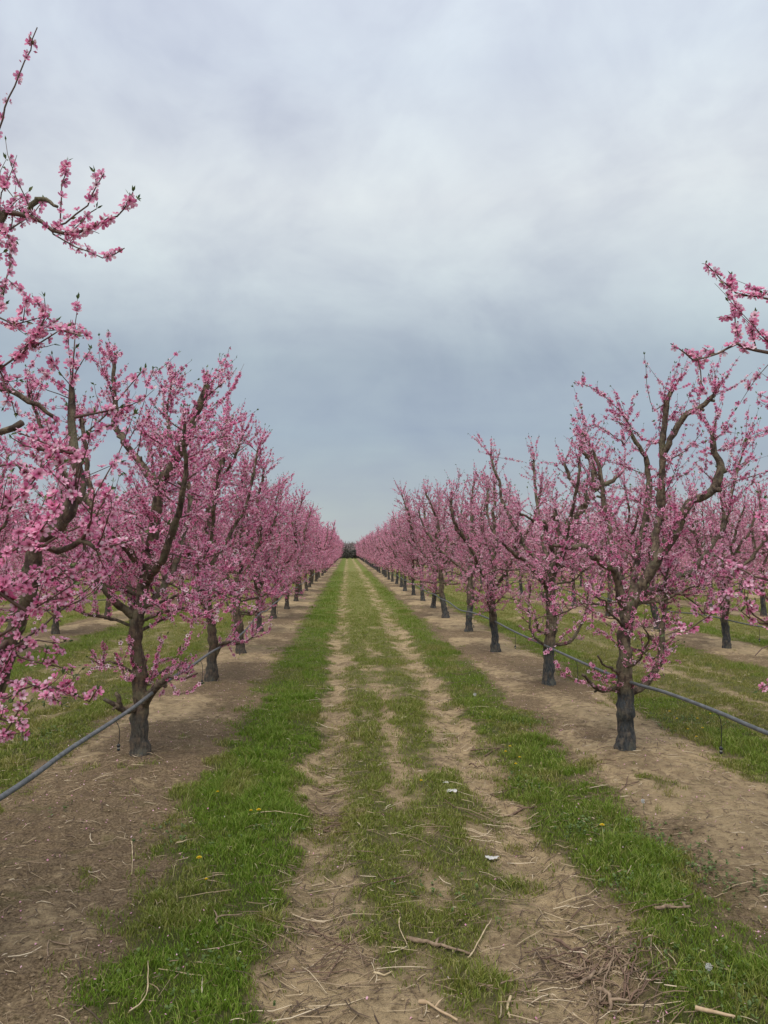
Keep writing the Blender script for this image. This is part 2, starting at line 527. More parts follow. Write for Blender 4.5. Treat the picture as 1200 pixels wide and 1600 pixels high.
M_STALK = plain('flower_stalk', (0.10, 0.15, 0.04), (0.17, 0.22, 0.07), 60, 0.6)
M_SEED = plain('seed_head', (0.62, 0.62, 0.60), (0.80, 0.80, 0.78), 80, 0.8, trans=0.4)
M_SCRAP = plain('thin_plastic_scrap', (0.50, 0.49, 0.46), (0.80, 0.79, 0.77), 30, 0.4, trans=0.25)
M_WEED = plain('weed_leaf', (0.07, 0.12, 0.022), (0.14, 0.21, 0.05), 18, 0.5, trans=0.25)
M_HEDGE = plain('far_hedge', (0.040, 0.040, 0.034), (0.095, 0.088, 0.075), 1.5, 0.9)
M_BARE = plain('far_bare_wood', (0.20, 0.165, 0.165), (0.34, 0.28, 0.28), 1.5, 0.9)

# ------------------------------------------------------------------ ground sheet
def graded(a0, fine0, fine1, step, growth, lim_hi, lim_lo=None, hi_step=None):
    pts = list(np.arange(fine0, fine1, step))
    s, p = step, pts[-1]
    while p < lim_hi:
        s *= growth
        p += s
        pts.append(p)
    if lim_lo is not None:
        s, p, lo = step, fine0, []
        while p > lim_lo:
            s *= growth
            p -= s
            lo.append(p)
        pts = lo[::-1] + pts
    return np.array(pts)


xs_core = np.arange(-2.7, 4.0, 0.026)
xs_r = [4.0]
while xs_r[-1] < 3500:
    x_ = xs_r[-1]
    xs_r.append(x_ + (0.07 if x_ < 13 else 0.13 if x_ < 32 else 0.5 if x_ < 60 else 0.5 + (x_ - 60) * 0.12))
xs_l = [-2.7]
while xs_l[-1] > -3500:
    x_ = -xs_l[-1]
    xs_l.append(-(x_ + (0.07 if x_ < 13 else 0.13 if x_ < 32 else 0.5 if x_ < 60 else 0.5 + (x_ - 60) * 0.12)))
XS = np.concatenate([np.array(xs_l[1:])[::-1], xs_core, np.array(xs_r)])
ys = [2.2]
while ys[-1] < 8:
    ys.append(ys[-1] + 0.026)
while ys[-1] < 7000:
    ys.append(ys[-1] + max(0.026, 0.0095 * ys[-1] if ys[-1] < 200 else 0.06 * ys[-1]) * 1.0)
lo = [2.2]
while lo[-1] > -60:
    lo.append(lo[-1] - max(0.05, 0.15 * (2.25 - lo[-1])))
YS = np.concatenate([np.array(lo[1:])[::-1], np.array(ys)])
gx, gy = np.meshgrid(XS, YS)
g_, tan_, dry_, _, _ = lane_masks(gx, gy)
gz = ground_z(gx, gy)
nx, ny = len(XS), len(YS)
ii = (np.arange(ny - 1)[:, None] * nx + np.arange(nx - 1)[None]).ravel()
quads = np.stack([ii, ii + 1, ii + nx + 1, ii + nx], -1)
beyond = sstep(158, 165, gy)
g_ = g_ * (1 - beyond) + 0.9 * beyond
far_ = sstep(6, 22, gy)
me = mesh_np('ground', np.stack([gx.ravel(), gy.ravel(), gz.ravel()], -1), [quads], [M_GROUND],
             {'grass': g_.ravel(), 'tan': tan_.ravel(), 'dry': dry_.ravel(), 'far': far_.ravel()}, smooth=True)
link('ground', me, kind='structure', label='orchard ground with grass lane, bare wheel tracks and soil strips under trees')
print('ground verts', len(me.vertices))


def gzs(x, y):
    return ground_z(np.atleast_1d(np.asarray(x, float)), np.atleast_1d(np.asarray(y, float)))


# ------------------------------------------------------------------ grass
def make_grass():
    rng = np.random.default_rng(11)
    V, T, D = [], [], []
    cnt = 0
    # sample in (y) so that density falls with distance
    bands = [(1.8, 3.8, 24000), (3.8, 6.0, 17000), (6.0, 9.0, 9000), (9.0, 14.0, 4600), (14.0, 22.0, 1800), (22.0, 36.0, 650), (36.0, 62.0, 170)]
    for (y0, y1, rho) in bands:
        xl, xr = -0.50 * y1 - 0.3, 0.60 * y1 + 0.3
        n = int((y1 - y0) * (xr - xl) * rho)
        x = rng.uniform(xl, xr, n)
        y = rng.uniform(y0, y1, n)
        ok = (x > -0.5 * y - 0.4) & (x < 0.6 * y + 0.4)
        x, y = x[ok], y[ok]
        g, tan, dry, rut, rise = lane_masks(x, y)
        cl = fbm(x * 9, y * 9, 40, 2)
        cl2 = fbm(x * 1.7, y * 1.7, 44, 3)
        keep = rng.random(len(x)) < g ** 1.35 * (0.35 + 1.1 * sstep(0.3, 0.7, cl))
        x, y, g, dry, cl, cl2 = x[keep], y[keep], g[keep], dry[keep], cl[keep], cl2[keep]
        n = len(x)
        z = ground_z(x, y)
        sc = max(1.0, ((y0 + y1) / 2 / 4.0) ** 0.62)
        h = (0.011 + 0.020 * rng.random(n) ** 1.5 + 0.020 * (1 - dry) * sstep(0.45, 0.7, cl2)) * (0.65 + 0.5 * g) * (1 + 0.08 * sc)
        h = h * (0.6 + 0.75 * sstep(0.35, 0.65, fbm(x * 4.5, y * 4.5, 141, 3)))
        tall = rng.random(n) < 0.012
        h = np.where(tall, h * 1.9, h)
        wd = (0.0012 + 0.0016 * rng.random(n)) * sc
        az = rng.random(n) * 2 * math.pi
        face = rng.random(n) * 2 * math.pi
        lean = h * (0.25 + 0.9 * rng.random(n))
        wx, wy = np.cos(face) * wd, np.sin(face) * wd
        lx, ly = np.cos(az) * lean, np.sin(az) * lean
        b0 = np.stack([x - wx, y - wy, z - 0.004], -1)
        b1 = np.stack([x + wx, y + wy, z - 0.004], -1)
        m0 = np.stack([x - wx * .8 + lx * .35, y - wy * .8 + ly * .35, z + h * .62], -1)
        m1 = np.stack([x + wx * .8 + lx * .35, y + wy * .8 + ly * .35, z + h * .62], -1)
        tp = np.stack([x + lx, y + ly, z + h], -1)
        if y1 <= 9.5:
            v = np.stack([b0, b1, m1, m0, tp], 1).reshape(-1, 3)
            k = np.arange(n) * 5 + cnt
            T.append(np.stack([k, k + 1, k + 2], -1))
            T.append(np.stack([k, k + 2, k + 3], -1))
            T.append(np.stack([k + 3, k + 2, k + 4], -1))
            D.append(np.repeat(np.clip(dry + 0.55 * (rng.random(n) - 0.45) + (rng.random(n) < .04), 0, 1), 5))
            cnt += n * 5
        else:
            v = np.stack([b0, b1, tp], 1).reshape(-1, 3)
            k = np.arange(n) * 3 + cnt
            T.append(np.stack([k, k + 1, k + 2], -1))
            D.append(np.repeat(np.clip(dry + 0.55 * (rng.random(n) - 0.45) + (rng.random(n) < .04), 0, 1), 3))
            cnt += n * 3
        V.append(v)
        print('grass band', y0, n)
    me = mesh_np('grass', np.vstack(V), [np.vstack(T)], [M_GRASS], {'dry': np.concatenate(D)})
    link('grass', me, kind='stuff', label='short green and yellowing grass along the lane', category='grass')


make_grass()


def make_weeds():
    """small broad-leaved weeds mixed into the grass edges"""
    rng = np.random.default_rng(5)
    V, Q = [], []
    cnt = 0
    spots = []
    for (px, py, r, k) in ((1010, 1320, 0.16, 150), (900, 1290, 0.12, 60), (1100, 1370, 0.16, 110), (820, 1220, 0.10, 40), (1000, 1380, 0.15, 70),
                           (100, 1277, 0.04, 8), (277, 1315, 0.05, 10), (820, 1130, 0.15, 60), (1160, 1560, 0.14, 60), (1060, 1500, 0.16, 40),
                           (300, 1500, 0.2, 40), (250, 1300, 0.12, 16), (1080, 1130, 0.25, 120), (60, 1150, 0.25, 120), (400, 1300, 0.2, 40), (700, 1400, 0.2, 25)):
        c = G(px, py)
        for _ in range(k):
            spots.append((c[0] + rng.normal() * r * 0.8, c[1] + rng.normal() * r))
    for (x, y) in spots:
        z = float(gzs(x, y)[0])
        nl = rng.integers(4, 8)
        for i in range(nl):
            a = rng.random() * 6.283
            L = rng.uniform(0.008, 0.024)
            wv = L * rng.uniform(0.28, 0.45)
            up = rng.uniform(0.2, 1.1)
            h0 = rng.uniform(0.0, 0.03)
            d = np.array([math.cos(a) * math.cos(up), math.sin(a) * math.cos(up), math.sin(up)])
            s = np.array([-math.sin(a), math.cos(a), 0])
            b = np.array([x, y, z + h0])
            V += [b, b + d * L * .55 + s * wv, b + d * L + np.array([0, 0, -L * .15]), b + d * L * .55 - s * wv]
            Q.append([cnt, cnt + 1, cnt + 2, cnt + 3])
            cnt += 4
    me = mesh_np('weeds', np.array(V), [np.array(Q)], [M_WEED])
    link('weeds', me, kind='stuff', label='low broad-leaved weeds among the grass', category='weeds')


make_weeds()


def make_litter():
    rng = np.random.default_rng(8)
    # --- sticks and straws
    V, Q = [], []
    cnt = 0

    def bit(x, y, L, r, az, tilt=0.0, lift=0.004, bend=0.0):
        nonlocal cnt
        n = 4
        s = np.linspace(-0.5, 0.5, n)
        px = x + np.cos(az) * s * L - np.sin(az) * bend * L * (s ** 2 * 4)
        py = y + np.sin(az) * s * L + np.cos(az) * bend * L * (s ** 2 * 4)
        pz = gzs(px, py) + lift + r + s * L * tilt
        P = np.stack([px, py, pz], -1)
        side = np.array([-math.sin(az), math.cos(az), 0])
        rr = r * np.array([0.8, 1.0, 1.0, 0.6])[:, None]
        ring = np.stack([P + side * rr, P + np.array([0, 0, 1.0]) * rr, P - side * rr], 1).reshape(-1, 3)
        V.append(ring)
        i = np.arange(n - 1) * 3
        Q.append(np.stack([i, i + 3, i + 4, i + 1], -1) + cnt)
        Q.append(np.stack([i + 1, i + 4, i + 5, i + 2], -1) + cnt)
        cnt += n * 3

    # general scatter, denser on tracks and strips
    n = 26000
    y = 1.8 + (rng.random(n) ** 1.7) * 16
    x = rng.uniform(-0.52, 0.62, n) * y
    g, tan, dry, rut, rise = lane_masks(x, y)
    uu = (x - ROW_L) % PERIOD
    trk = np.exp(-((uu - 1.62) / 0.22) ** 2) + np.exp(-((uu - 2.80) / 0.22) ** 2)
    keep = rng.random(n) < (0.16 + 0.55 * (1 - g) + 0.55 * trk)
    for i in np.nonzero(keep)[0]:
        s = 1 + 0.05 * y[i]
        L = (0.015 + 0.075 * rng.random() ** 2.2) * s
        bit(x[i], y[i], L, (0.0008 + 0.0016 * rng.random() ** 2) * s, rng.random() * 6.283, rng.normal() * 0.10, rng.random() * 0.008 + (0.015 if g[i] > .6 else 0), rng.normal() * 0.05)
    # longer prunings lying in the tracks
    for (cx, cy, sx, sy, k, l0, l1) in ((-0.17, 3.4, 0.14, 0.5, 150, .05, .26), (-0.16, 5.2, 0.12, 1.1, 130, .05, .28), (1.02, 3.15, 0.15, 0.38, 260, .06, .30),
                                        (0.98, 4.6, 0.15, 0.8, 110, .05, .24), (0.45, 3.1, 0.35, 0.4, 90, .04, .22), (0.95, 7.5, 0.15, 1.6, 130, .06, .3), (-0.15, 8.5, 0.14, 1.6, 110, .06, .3),
                                        (0.4, 5.0, 0.3, 1.2, 70, .05, .25), (-0.7, 3.6, 0.25, 0.7, 36, .05, .22), (-1.4, 4.0, 0.4, 1.0, 60, .04, .2), (-1.74, 6.25, .28, .3, 90, .02, .14), (2.43, 6.4, .3, .3, 110, .02, .14), (2.1, 4.9, .35, .8, 150, .015, .09), (-1.3, 5.0, .35, .9, 120, .015, .09), (1.9, 5.0, .4, 1.2, 80, .04, .2)):
        for _ in range(k):
            bit(cx + rng.normal() * sx, cy + rng.normal() * sy, rng.uniform(l0, l1), rng.uniform(0.0009, 0.0027), rng.normal() * 0.8 + (0.3 if cx > 0.5 else 0.1), rng.normal() * .08, rng.random() * 0.016 + 0.003, rng.normal() * 0.05)
    me = mesh_np('twig_litter', np.vstack(V), [np.vstack(Q)], [M_LITTER])
    link('twig_litter', me, kind='stuff', label='dry broken twigs and straw strewn over the lane', category='twig litter')
    # --- clods
    n = 26000
    y = 1.8 + (rng.random(n) ** 1.5) * 9
    x = rng.uniform(-0.52, 0.62, n) * y
    g = lane_masks(x, y)[0]
    keep = g < 0.45
    x, y = x[keep], y[keep]
    n = len(x)
    z = ground_z(x, y)
    oc = np.array([[1, 0, 0], [0, 1, 0], [-1, 0, 0], [0, -1, 0], [0, 0, 1], [0, 0, -1.0]])
    oc2 = np.array([[.7, .7, .3], [-.7, .7, .35], [-.7, -.7, .3], [.7, -.7, .35]])
    base = np.vstack([oc, oc2])
    tri = np.array([[0, 6, 4], [6, 1, 4], [1, 7, 4], [7, 2, 4], [2, 8, 4], [8, 3, 4], [3, 9, 4], [9, 0, 4],
                    [6, 0, 5], [1, 6, 5], [7, 1, 5], [2, 7, 5], [8, 2, 5], [3, 8, 5], [9, 3, 5], [0, 9, 5]])
    s = 0.0018 + 0.009 * rng.random(n) ** 8
    jit = 1 + 0.45 * (rng.random((n, 10, 3)) - 0.5)
    v = base[None] * jit * s[:, None, None] * np.array([1, 1, 0.7])
    v = v + np.stack([x, y, z + s * 0.25], -1)[:, None]
    f = (tri[None] + (np.arange(n) * 10)[:, None, None]).reshape(-1, 3)
    link('soil_clods', mesh_np('soil_clods', v.reshape(-1, 3), [f], [M_CLOD], smooth=False), kind='stuff', label='small clods and crumbs of dry soil', category='soil clods')
    # --- fallen petals
    n = 2600
    y = 1.8 + (rng.random(n) ** 1.3) * 11
    x = np.where(rng.random(n) < 0.5, ROW_L, ROW_R) + rng.normal(size=n) * 0.55
    k = rng.random(n) < 0.25
    x = np.where(k, rng.uniform(-1.5, 2.5, n), x)
    z = ground_z(x, y) + 0.006 + 0.02 * (lane_masks(x, y)[0] > 0.6)
    a = rng.random(n) * 6.283
    s = rng.uniform(0.003, 0.0065, n)
    e1 = np.stack([np.cos(a), np.sin(a), rng.normal(size=n) * .4], -1) * s[:, None]
    e2 = np.stack([-np.sin(a), np.cos(a), rng.normal(size=n) * .4], -1) * s[:, None] * 0.8
    c = np.stack([x, y, z], -1)
    v = np.stack([c - e1, c + e2, c + e1 * 1.1, c - e2], 1).reshape(-1, 3)
    f = np.arange(n * 4).reshape(-1, 4)
    link('fallen_petals', mesh_np('fallen_petals', v, [f], [M_BLOSSOM], {'r': np.full(n * 4, 1.2)}), kind='stuff', label='pale pink petals fallen on the soil', category='petals')


make_litter()

# ------------------------------------------------------------------ blossom templates
def flower_template(lod):
    V, Fq, Ft, A = [], [], [], []
    if lod == 0:
        for k in range(5):
            a = k * 2 * math.pi / 5
            pts = [(0.10, -0.06, 0.05, .15), (0.10, 0.06, 0.05, .15), (0.50, 0.33, 0.22, .55), (0.50, -0.33, 0.22, .55), (0.52, 0, 0.12, .55),
                   (0.86, 0.30, 0.42, .9), (0.86, -0.30, 0.42, .9), (0.98, 0, 0.40, 1.05)]
            b = len(V)
            ca, sa = math.cos(a), math.sin(a)
            for (x, y, z, t_) in pts:
                V.append((x * ca - y * sa, x * sa + y * ca, z + 0.03 * k % 0.07))
                A.append(t_)
            Fq += [(b, b + 1, b + 2, b + 4), (b, b + 4, b + 3, b), (b + 4, b + 2, b + 5, b + 7), (b + 3, b + 4, b + 7, b + 6)]
        Fq = [f for f in Fq if len(set(f)) == 4]
        for k in range(5):
            b = k * 8
            Ft.append((b, b + 4, b + 3))
        # stamens: slender spikes with pale tips
        for k in range(7):
            a = k * 0.9 + 0.3
            r = 0.16 + 0.08 * (k % 3)
            b = len(V)
            V += [(0.05 * math.cos(a), 0.05 * math.sin(a), 0.05), (0.05 * math.cos(a + 1.2), 0.05 * math.sin(a + 1.2), 0.05), (r * math.cos(a), r * math.sin(a), 0.42)]
            A += [0.1, 0.1, 0.5]
            Ft.append((b, b + 1, b + 2))
        b = len(V)
        for k in range(5):
            V.append((0.13 * math.cos(k * 1.2566), 0.13 * math.sin(k * 1.2566), 0.06))
            A.append(0.0)
        V.append((0, 0, -0.18))
        A.append(0.0)
        for k in range(5):
            Ft.append((b + k, b + (k + 1) % 5, b + 5))
        Ft += [(b, b + 1, b + 2), (b, b + 2, b + 3), (b, b + 3, b + 4)]
    elif lod == 1:
        V.append((0, 0, 0.0))
        A.append(0.0)
        for k in range(5):
            a = k * 2 * math.pi / 5
            b = len(V)
            ca, sa = math.cos(a), math.sin(a)
            for (x, y, z, t_) in ((0.58, 0.36, 0.20, .65), (0.98, 0, 0.42, 1.0), (0.58, -0.36, 0.24, .65)):
                V.append((x * ca - y * sa, x * sa + y * ca, z))
                A.append(t_)
            Fq.append((0, b + 2, b + 1, b))
    else:
        # two crossed petals pairs: tiny far blossom
        for k, (tz) in enumerate((0.25, -0.1)):
            a = k * 1.4
            ca, sa = math.cos(a), math.sin(a)
            b = len(V)
            for (x, y, z, t_) in ((-1.0, 0.1, 0.25, 1.0), (0.0, -0.62, 0.0, .55), (1.0, -.1, 0.25, 1.0), (0.0, 0.62, tz, .62)):
                V.append((x * ca - y * sa, x * sa + y * ca, z))
                A.append(t_)
            Fq.append((b, b + 1, b + 2, b + 3))
    return np.array(V, float), np.array(Fq, int).reshape(-1, 4), np.array(Ft, int).reshape(-1, 3), np.array(A, float)


def bud_template():
    V = [(0, 0, 0), (.28, 0, .5), (-.14, .25, .5), (-.14, -.25, .5), (0, 0, 1.0)]
    Ft = [(0, 2, 1), (0, 3, 2), (0, 1, 3), (4, 1, 2), (4, 2, 3), (4, 3, 1)]
    A = [0.3, 0.55, 0.55, 0.55, 1.0]
    return np.array(V, float), np.zeros((0, 4), int), np.array(Ft, int), np.array(A, float)


def frames_from_normals(N, rng):
    N = N / (np.linalg.norm(N, axis=1, keepdims=True) + 1e-9)
    r = rng.normal(size=N.shape)
    X = r - N * (r * N).sum(1, keepdims=True)
    X /= np.linalg.norm(X, axis=1, keepdims=True) + 1e-9
    Y = np.cross(N, X)
    return np.stack([X, Y, N], -1)       # columns


def scatter(tpl, pos, nor, size, rng):
    V, Fq, Ft, A = tpl
    M = frames_from_normals(nor, rng)
    sq = 1 + 0.25 * (rng.random((len(pos), 1, 3)) - 0.5)
    v = np.einsum('nij,nkj->nki', M, V[None] * size[:, None, None] * sq) + pos[:, None]
    n, k = len(pos), len(V)
    off = (np.arange(n) * k)[:, None, None]
    return v.reshape(-1, 3), (Fq[None] + off).reshape(-1, 4), (Ft[None] + off).reshape(-1, 3), np.tile(A, n)


def blossom_mesh(name, pos, nor, size, lod, rng, mat):
    if lod == 1:
        isb = rng.random(len(pos)) < 0.18
    elif lod == 0:
        isb = rng.random(len(pos)) < 0.20
    else:
        isb = np.zeros(len(pos), bool)
    parts = [scatter(flower_template(lod), pos[~isb], nor[~isb], size[~isb], rng)]
    if isb.any():
        parts.append(scatter(bud_template(), pos[isb], nor[isb], size[isb] * 0.85, rng))
    V, Q, T, A, off = [], [], [], [], 0
    for (v, q, tt, a) in parts:
        V.append(v)
        Q.append(q + off)
        T.append(tt + off)
        A.append(a)
        off += len(v)
    return mesh_np(name, np.vstack(V), [np.vstack(Q), np.vstack(T)], [mat], {'r': np.concatenate(A)})


def leaf_mesh(name, pos, nor, rng, size=0.022):
    n = len(pos)
    V, Q = [], []
    M = frames_from_normals(nor, rng)
    s = size * (0.6 + 0.8 * rng.random(n))
    tpl = np.array([(0, 0, 0), (0.20, 0.08, 0.5), (0.05, 0.25, 1.0), (-0.20, 0.08, 0.5)])
    v = np.einsum('nij,nkj->nki', M, tpl[None] * s[:, None, None]) + pos[:, None]
    return mesh_np(name, v.reshape(-1, 3), [np.arange(n * 4).reshape(-1, 4)], [M_LEAF])


# ------------------------------------------------------------------ peach tree
def unit(v):
    return v / (np.linalg.norm(v) + 1e-9)


class Tree:
    """grows limbs -> laterals -> flowering shoots; then makes the part meshes"""
    def __init__(s, seed, lod=1, dens=1.0, mat_trunk=None, mat_bl=None, fsize=0.0165):
        s.rng = np.random.default_rng(seed)
        s.lod, s.dens = lod, dens
        s.trunks, s.limbs, s.lat, s.shoots, s.cuts = [], [], [], [], []
        s.mt = mat_trunk or M_BARK_P
        s.mb = mat_bl or M_BLOSSOM
        s.fsize = fsize
        s.fp, s.fn, s.lp, s.ln = [], [], [], []
        s.keepout = None

    def wiggle(s, p0, d, L, n, amp, up=0.0):
        rng = s.rng
        P = [np.array(p0, float)]
        d = unit(np.array(d, float))
        for i in range(n):
            d = unit(d + rng.normal(size=3) * amp + np.array([0, 0, up / n]))
            P.append(P[-1] + d * L / n)
        return np.array(P)

    def dress(s, P, f0=0.05, f1=0.95, spacing=0.016, rad=0.003, leafy=True):
        """put blossoms along polyline P"""
        rng = s.rng
        seg = np.linalg.norm(np.diff(P, axis=0), axis=1)
        L = seg.sum()
        if L < 0.02:
            return
        sp = spacing / s.dens
        n = int((f1 - f0) * L / sp)
        if n < 1:
            n = 1
        tt = np.sort(f0 + (f1 - f0) * rng.random(n)) * L
        # nodes: cluster positions to ~2.5 cm nodes
        tt = np.round(tt / 0.022) * 0.022 + rng.normal(size=n) * 0.003
        cum = np.concatenate([[0], np.cumsum(seg)])
        pos = np.stack([np.interp(tt, cum, P[:, k]) for k in range(3)], -1)
        idx = np.clip(np.searchsorted(cum, tt) - 1, 0, len(seg) - 1)
        tan = np.diff(P, axis=0)[idx] / (seg[idx][:, None] + 1e-9)
        r = rng.normal(size=(n, 3))
        r = r - tan * (r * tan).sum(1, keepdims=True)
        r /= np.linalg.norm(r, axis=1, keepdims=True) + 1e-9
        nor = r + tan * 0.25 + np.array([0, -0.0, 0.15])
        nor /= np.linalg.norm(nor, axis=1, keepdims=True)
        s.fp.append(pos + nor * (0.006 + rad))
        s.fn.append(nor)
        if leafy:
            if rng.random() < 0.75:
                k = rng.integers(2, 5)
                s.lp.append(np.repeat(P[-1:], k, 0))
                s.ln.append(unit(P[-1] - P[-2])[None] * 1.1 + rng.normal(size=(k, 3)) * 0.45)
            k = rng.random(n) < 0.10
            if k.any():
                s.lp.append(pos[k])
                s.ln.append(nor[k] * 0.8 + tan[k] * 0.8 + rng.normal(size=(k.sum(), 3)) * 0.25)

    def shoot(s, p0, d, L, r0=0.0026, up=0.30, amp=0.09, **kw):
        n = max(3, int(L / 0.055))
        P = s.wiggle(p0, d, L, n, amp, up)
        R = np.linspace(r0, 0.0009, len(P))
        s.shoots.append((P, R))
        s.dress(P, **kw)
        return P

    def along(s, P, t):
        seg = np.linalg.norm(np.diff(P[:, :3], axis=0), axis=1)
        cum = np.concatenate([[0], np.cumsum(seg)])
        x = t * cum[-1]
        i = int(np.clip(np.searchsorted(cum, x) - 1, 0, len(seg) - 1))
        f = (x - cum[i]) / (seg[i] + 1e-9)
        return P[i][:3] * (1 - f) + P[i + 1][:3] * f, unit(P[i + 1][:3] - P[i][:3]), cum[-1], (P[i][3] if P.shape[1] > 3 else 0.01)

    def lateral(s, p0, d, L, r0, nshoot=None, up=0.5, amp=0.11):
        rng = s.rng
        n = max(4, int(L / 0.07))
        P = s.wiggle(p0, d, L, n, amp, up)
        R = np.linspace(r0, 0.0018, len(P))
        s.lat.append((P, R))
        s.dress(P, 0.22, 0.98, 0.019)
        ns = nshoot if nshoot is not None else int(L / 0.105 * (0.8 + 0.4 * rng.random()))
        for i in range(ns):
            q, tan, _, _ = s.along(P, rng.uniform(0.10, 0.97))
            r = rng.normal(size=3)
            r = unit(r - tan * np.dot(r, tan))
            a = rng.uniform(0.6, 1.15)
            dd = tan * math.cos(a) + r * math.sin(a) + np.array([0, 0, 0.28])
            Ls = rng.uniform(0.07, 0.34) * (0.75 + 0.5 * rng.random())
            s.shoot(q, dd, Ls, r0=0.0024, f1=rng.uniform(.7, .98), spacing=rng.uniform(.013, .026))

    def clothe(s, limb, t0=0.18, per_m=6.5, Lr=(0.30, 0.85), away=None, shoots=True, flare=0.55):
        """laterals and shoots all along a limb given as (x,y,z,r) rows"""
        rng = s.rng
        L = np.linalg.norm(np.diff(limb[:, :3], axis=0), axis=1).sum()
        n = max(1, int(L * (1 - t0) * per_m * s.lk))
        for i in range(n):
            tt = t0 + (1 - t0) * (i + rng.random()) / n
            q, tan, _, r = s.along(limb, min(tt, 0.995))
            az = rng.random() * 6.283
            rad = np.array([math.cos(az), math.sin(az), 0])
            out = np.array([q[0], q[1], 0])
            if np.linalg.norm(out) > 0.05:
                rad = unit(rad + 0.45 * unit(out))
            rad = unit(rad - tan * np.dot(rad, tan) * 0.8)
            d = rad + tan * rng.uniform(0.1, 0.7) + np.array([0, 0, rng.uniform(-0.25, 0.45)])
            Ll = rng.uniform(*Lr) * (1.0 - 0.35 * tt)
            if q[2] > 2.6:
                d = d + np.array([0, 0, 0.5])
                Ll *= 0.8
            s.lateral(q, d, Ll, rng.uniform(0.0035, 0.0075), up=rng.uniform(0.1, 0.8))
        if shoots:
            for i in range(int(L * 9 * s.lk)):
                tt = rng.uniform(t0 * 0.6, 1.0)
                q, tan, _, r = s.along(limb, min(tt, 0.999))
                rr = rng.normal(size=3)
                rr = unit(rr - tan * np.dot(rr, tan))
                s.shoot(q, rr + np.array([0, 0, 0.4]), rng.uniform(0.05, 0.28), r0=0.002)
        # upright water shoots at the pruned head
        q, tan, _, r = s.along(limb, 0.985)
        for i in range(int(2 + 3 * s.lk)):
            d = tan * 0.6 + rng.normal(size=3) * 0.5 + np.array([0, 0, 0.9])
            s.shoot(q, d, s.top * rng.uniform(0.15, 0.42) * (1.25 if rng.random() < .3 else 1), r0=0.003, up=0.2, amp=0.10, f1=0.9)

    lk = 1.0
    top = 1.0

    def skirt(s, n, z0=0.55, z1=1.25, Lr=(0.6, 1.15), c=(0, 0), dens=1.0, az0=None):
        """low, spreading and drooping fruit branches"""
        rng = s.rng
        od, ol = s.dens, s.lk
        s.dens *= dens
        s.lk = max(0.7, s.lk * 0.75)
        for i in range(n):
            a = (az0 if az0 is not None else 0) + (i + rng.uniform(-.3, .3)) * 6.283 / n
            d = np.array([math.cos(a), math.sin(a), 0])
            q = np.array([c[0], c[1], rng.uniform(z0, z1)])
            L = rng.uniform(*Lr)
            dz = rng.uniform(-0.15, 0.45)
            sw = np.array([-d[1], d[0], 0]) * rng.normal() * .15
            P = s.limb([(*q, .014), (*(q + d * L * .35 + sw + [0, 0, .10]), .011), (*(q + d * L * .7 + sw * 1.5 + [0, 0, .10 + dz * .5]), .008), (*(q + d * L + sw + [0, 0, dz]), .005)])
            s.clothe(P, 0.2, 7.0, (0.18, 0.5))
        s.dens, s.lk = od, ol

    def limb(s, pts, kind='limb', step=0.045, **kw):
        pts = np.array(pts, float)
        if len(pts) > 2:
            o = [pts[0]]
            for a_, b_ in zip(pts[:-1], pts[1:]):
                L = np.linalg.norm(b_[:3] - a_[:3])
                k = int(L / 0.21)
                for j in range(1, k + 1):
                    q = a_ + (b_ - a_) * (j / (k + 1) + s.rng.uniform(-.06, .06))
                    amp = 0.006 if kind == 'trunk' else 0.009
                    q[:3] += s.rng.normal(size=3) * amp * (1 + L * .3)
                    q[3] *= 1 + s.rng.normal() * .07
                    o.append(q)
                o.append(b_)
            pts = np.array(o)
        P = spline(pts, step)
        P[:, :3] += s.rng.normal(size=(len(P), 3)) * 0.0035
        (s.trunks if kind == 'trunk' else s.limbs).append(P)
        # knobby pruning stubs
        if kind == 'limb' and s.lod < 2:
            L = len(P) * step
            for i in range(int(L * 3.0)):
                q, tan, _, r = s.along(P, s.rng.uniform(0.15, 0.98))
                rr = s.rng.normal(size=3)
                rr = unit(rr - tan * np.dot(rr, tan))
                ln = r + s.rng.uniform(0.012, 0.04)
                s.cuts.append((len(s.limbs) - 1, q, unit(rr + tan * 0.5), ln, r * s.rng.uniform(0.35, 0.6) + 0.002))
        return P

    def finish(s, name, loc, label=None, group=None, rotz=0.0, weathering=True):
        rng = s.rng
        root = bpy.data.objects.new(name, None)
        C.objects.link(root)
        root.location = loc
        root.rotation_euler = (0, 0, rotz)
        root['category'] = 'peach tree'
        if label:
            root['label'] = label
        if group:
            root['group'] = group
        sides = {0: 14, 1: 10, 2: 6}[s.lod]
        mb = MB()
        for P in s.trunks:
            mb.tube(P[:, :3], P[:, 3], sides, True, 0.24 if s.lod < 2 else 0.08, rng)
        tr = link('trunk', mb.mesh('trunk', [s.mt]), root)
        for li, P in enumerate(s.limbs):
            mb = MB()
            mb.tube(P[:, :3], P[:, 3], max(5, sides - 2), True, 0.20 if s.lod < 2 else 0.1, rng)
            for (lj, q, d, ln, r) in s.cuts:
                if lj == li:
                    mb.tube(np.array([q, q + d * ln * .6, q + d * ln]), [r * 1.2, r, r * 0.9], 6, True)
            link('limb', mb.mesh('limb', [M_BARK]), root)
            mb = MB()
        sd_l, sd_s = (6, 4) if s.lod == 0 else (4, 3)
        for P, R in s.lat:
            mb.tube(P, R * (1.0 if s.lod < 2 else 1.7), sd_l if s.lod < 2 else 3, False)
        for P, R in s.shoots:
            if s.lod == 2:
                P, R = P[::2] if len(P) > 4 else P[[0, -1]], R[::2] * 1.7 if len(P) > 4 else R[[0, -1]] * 1.7
            mb.tube(P, R * 1.15, sd_s if s.lod < 2 else 3, False)
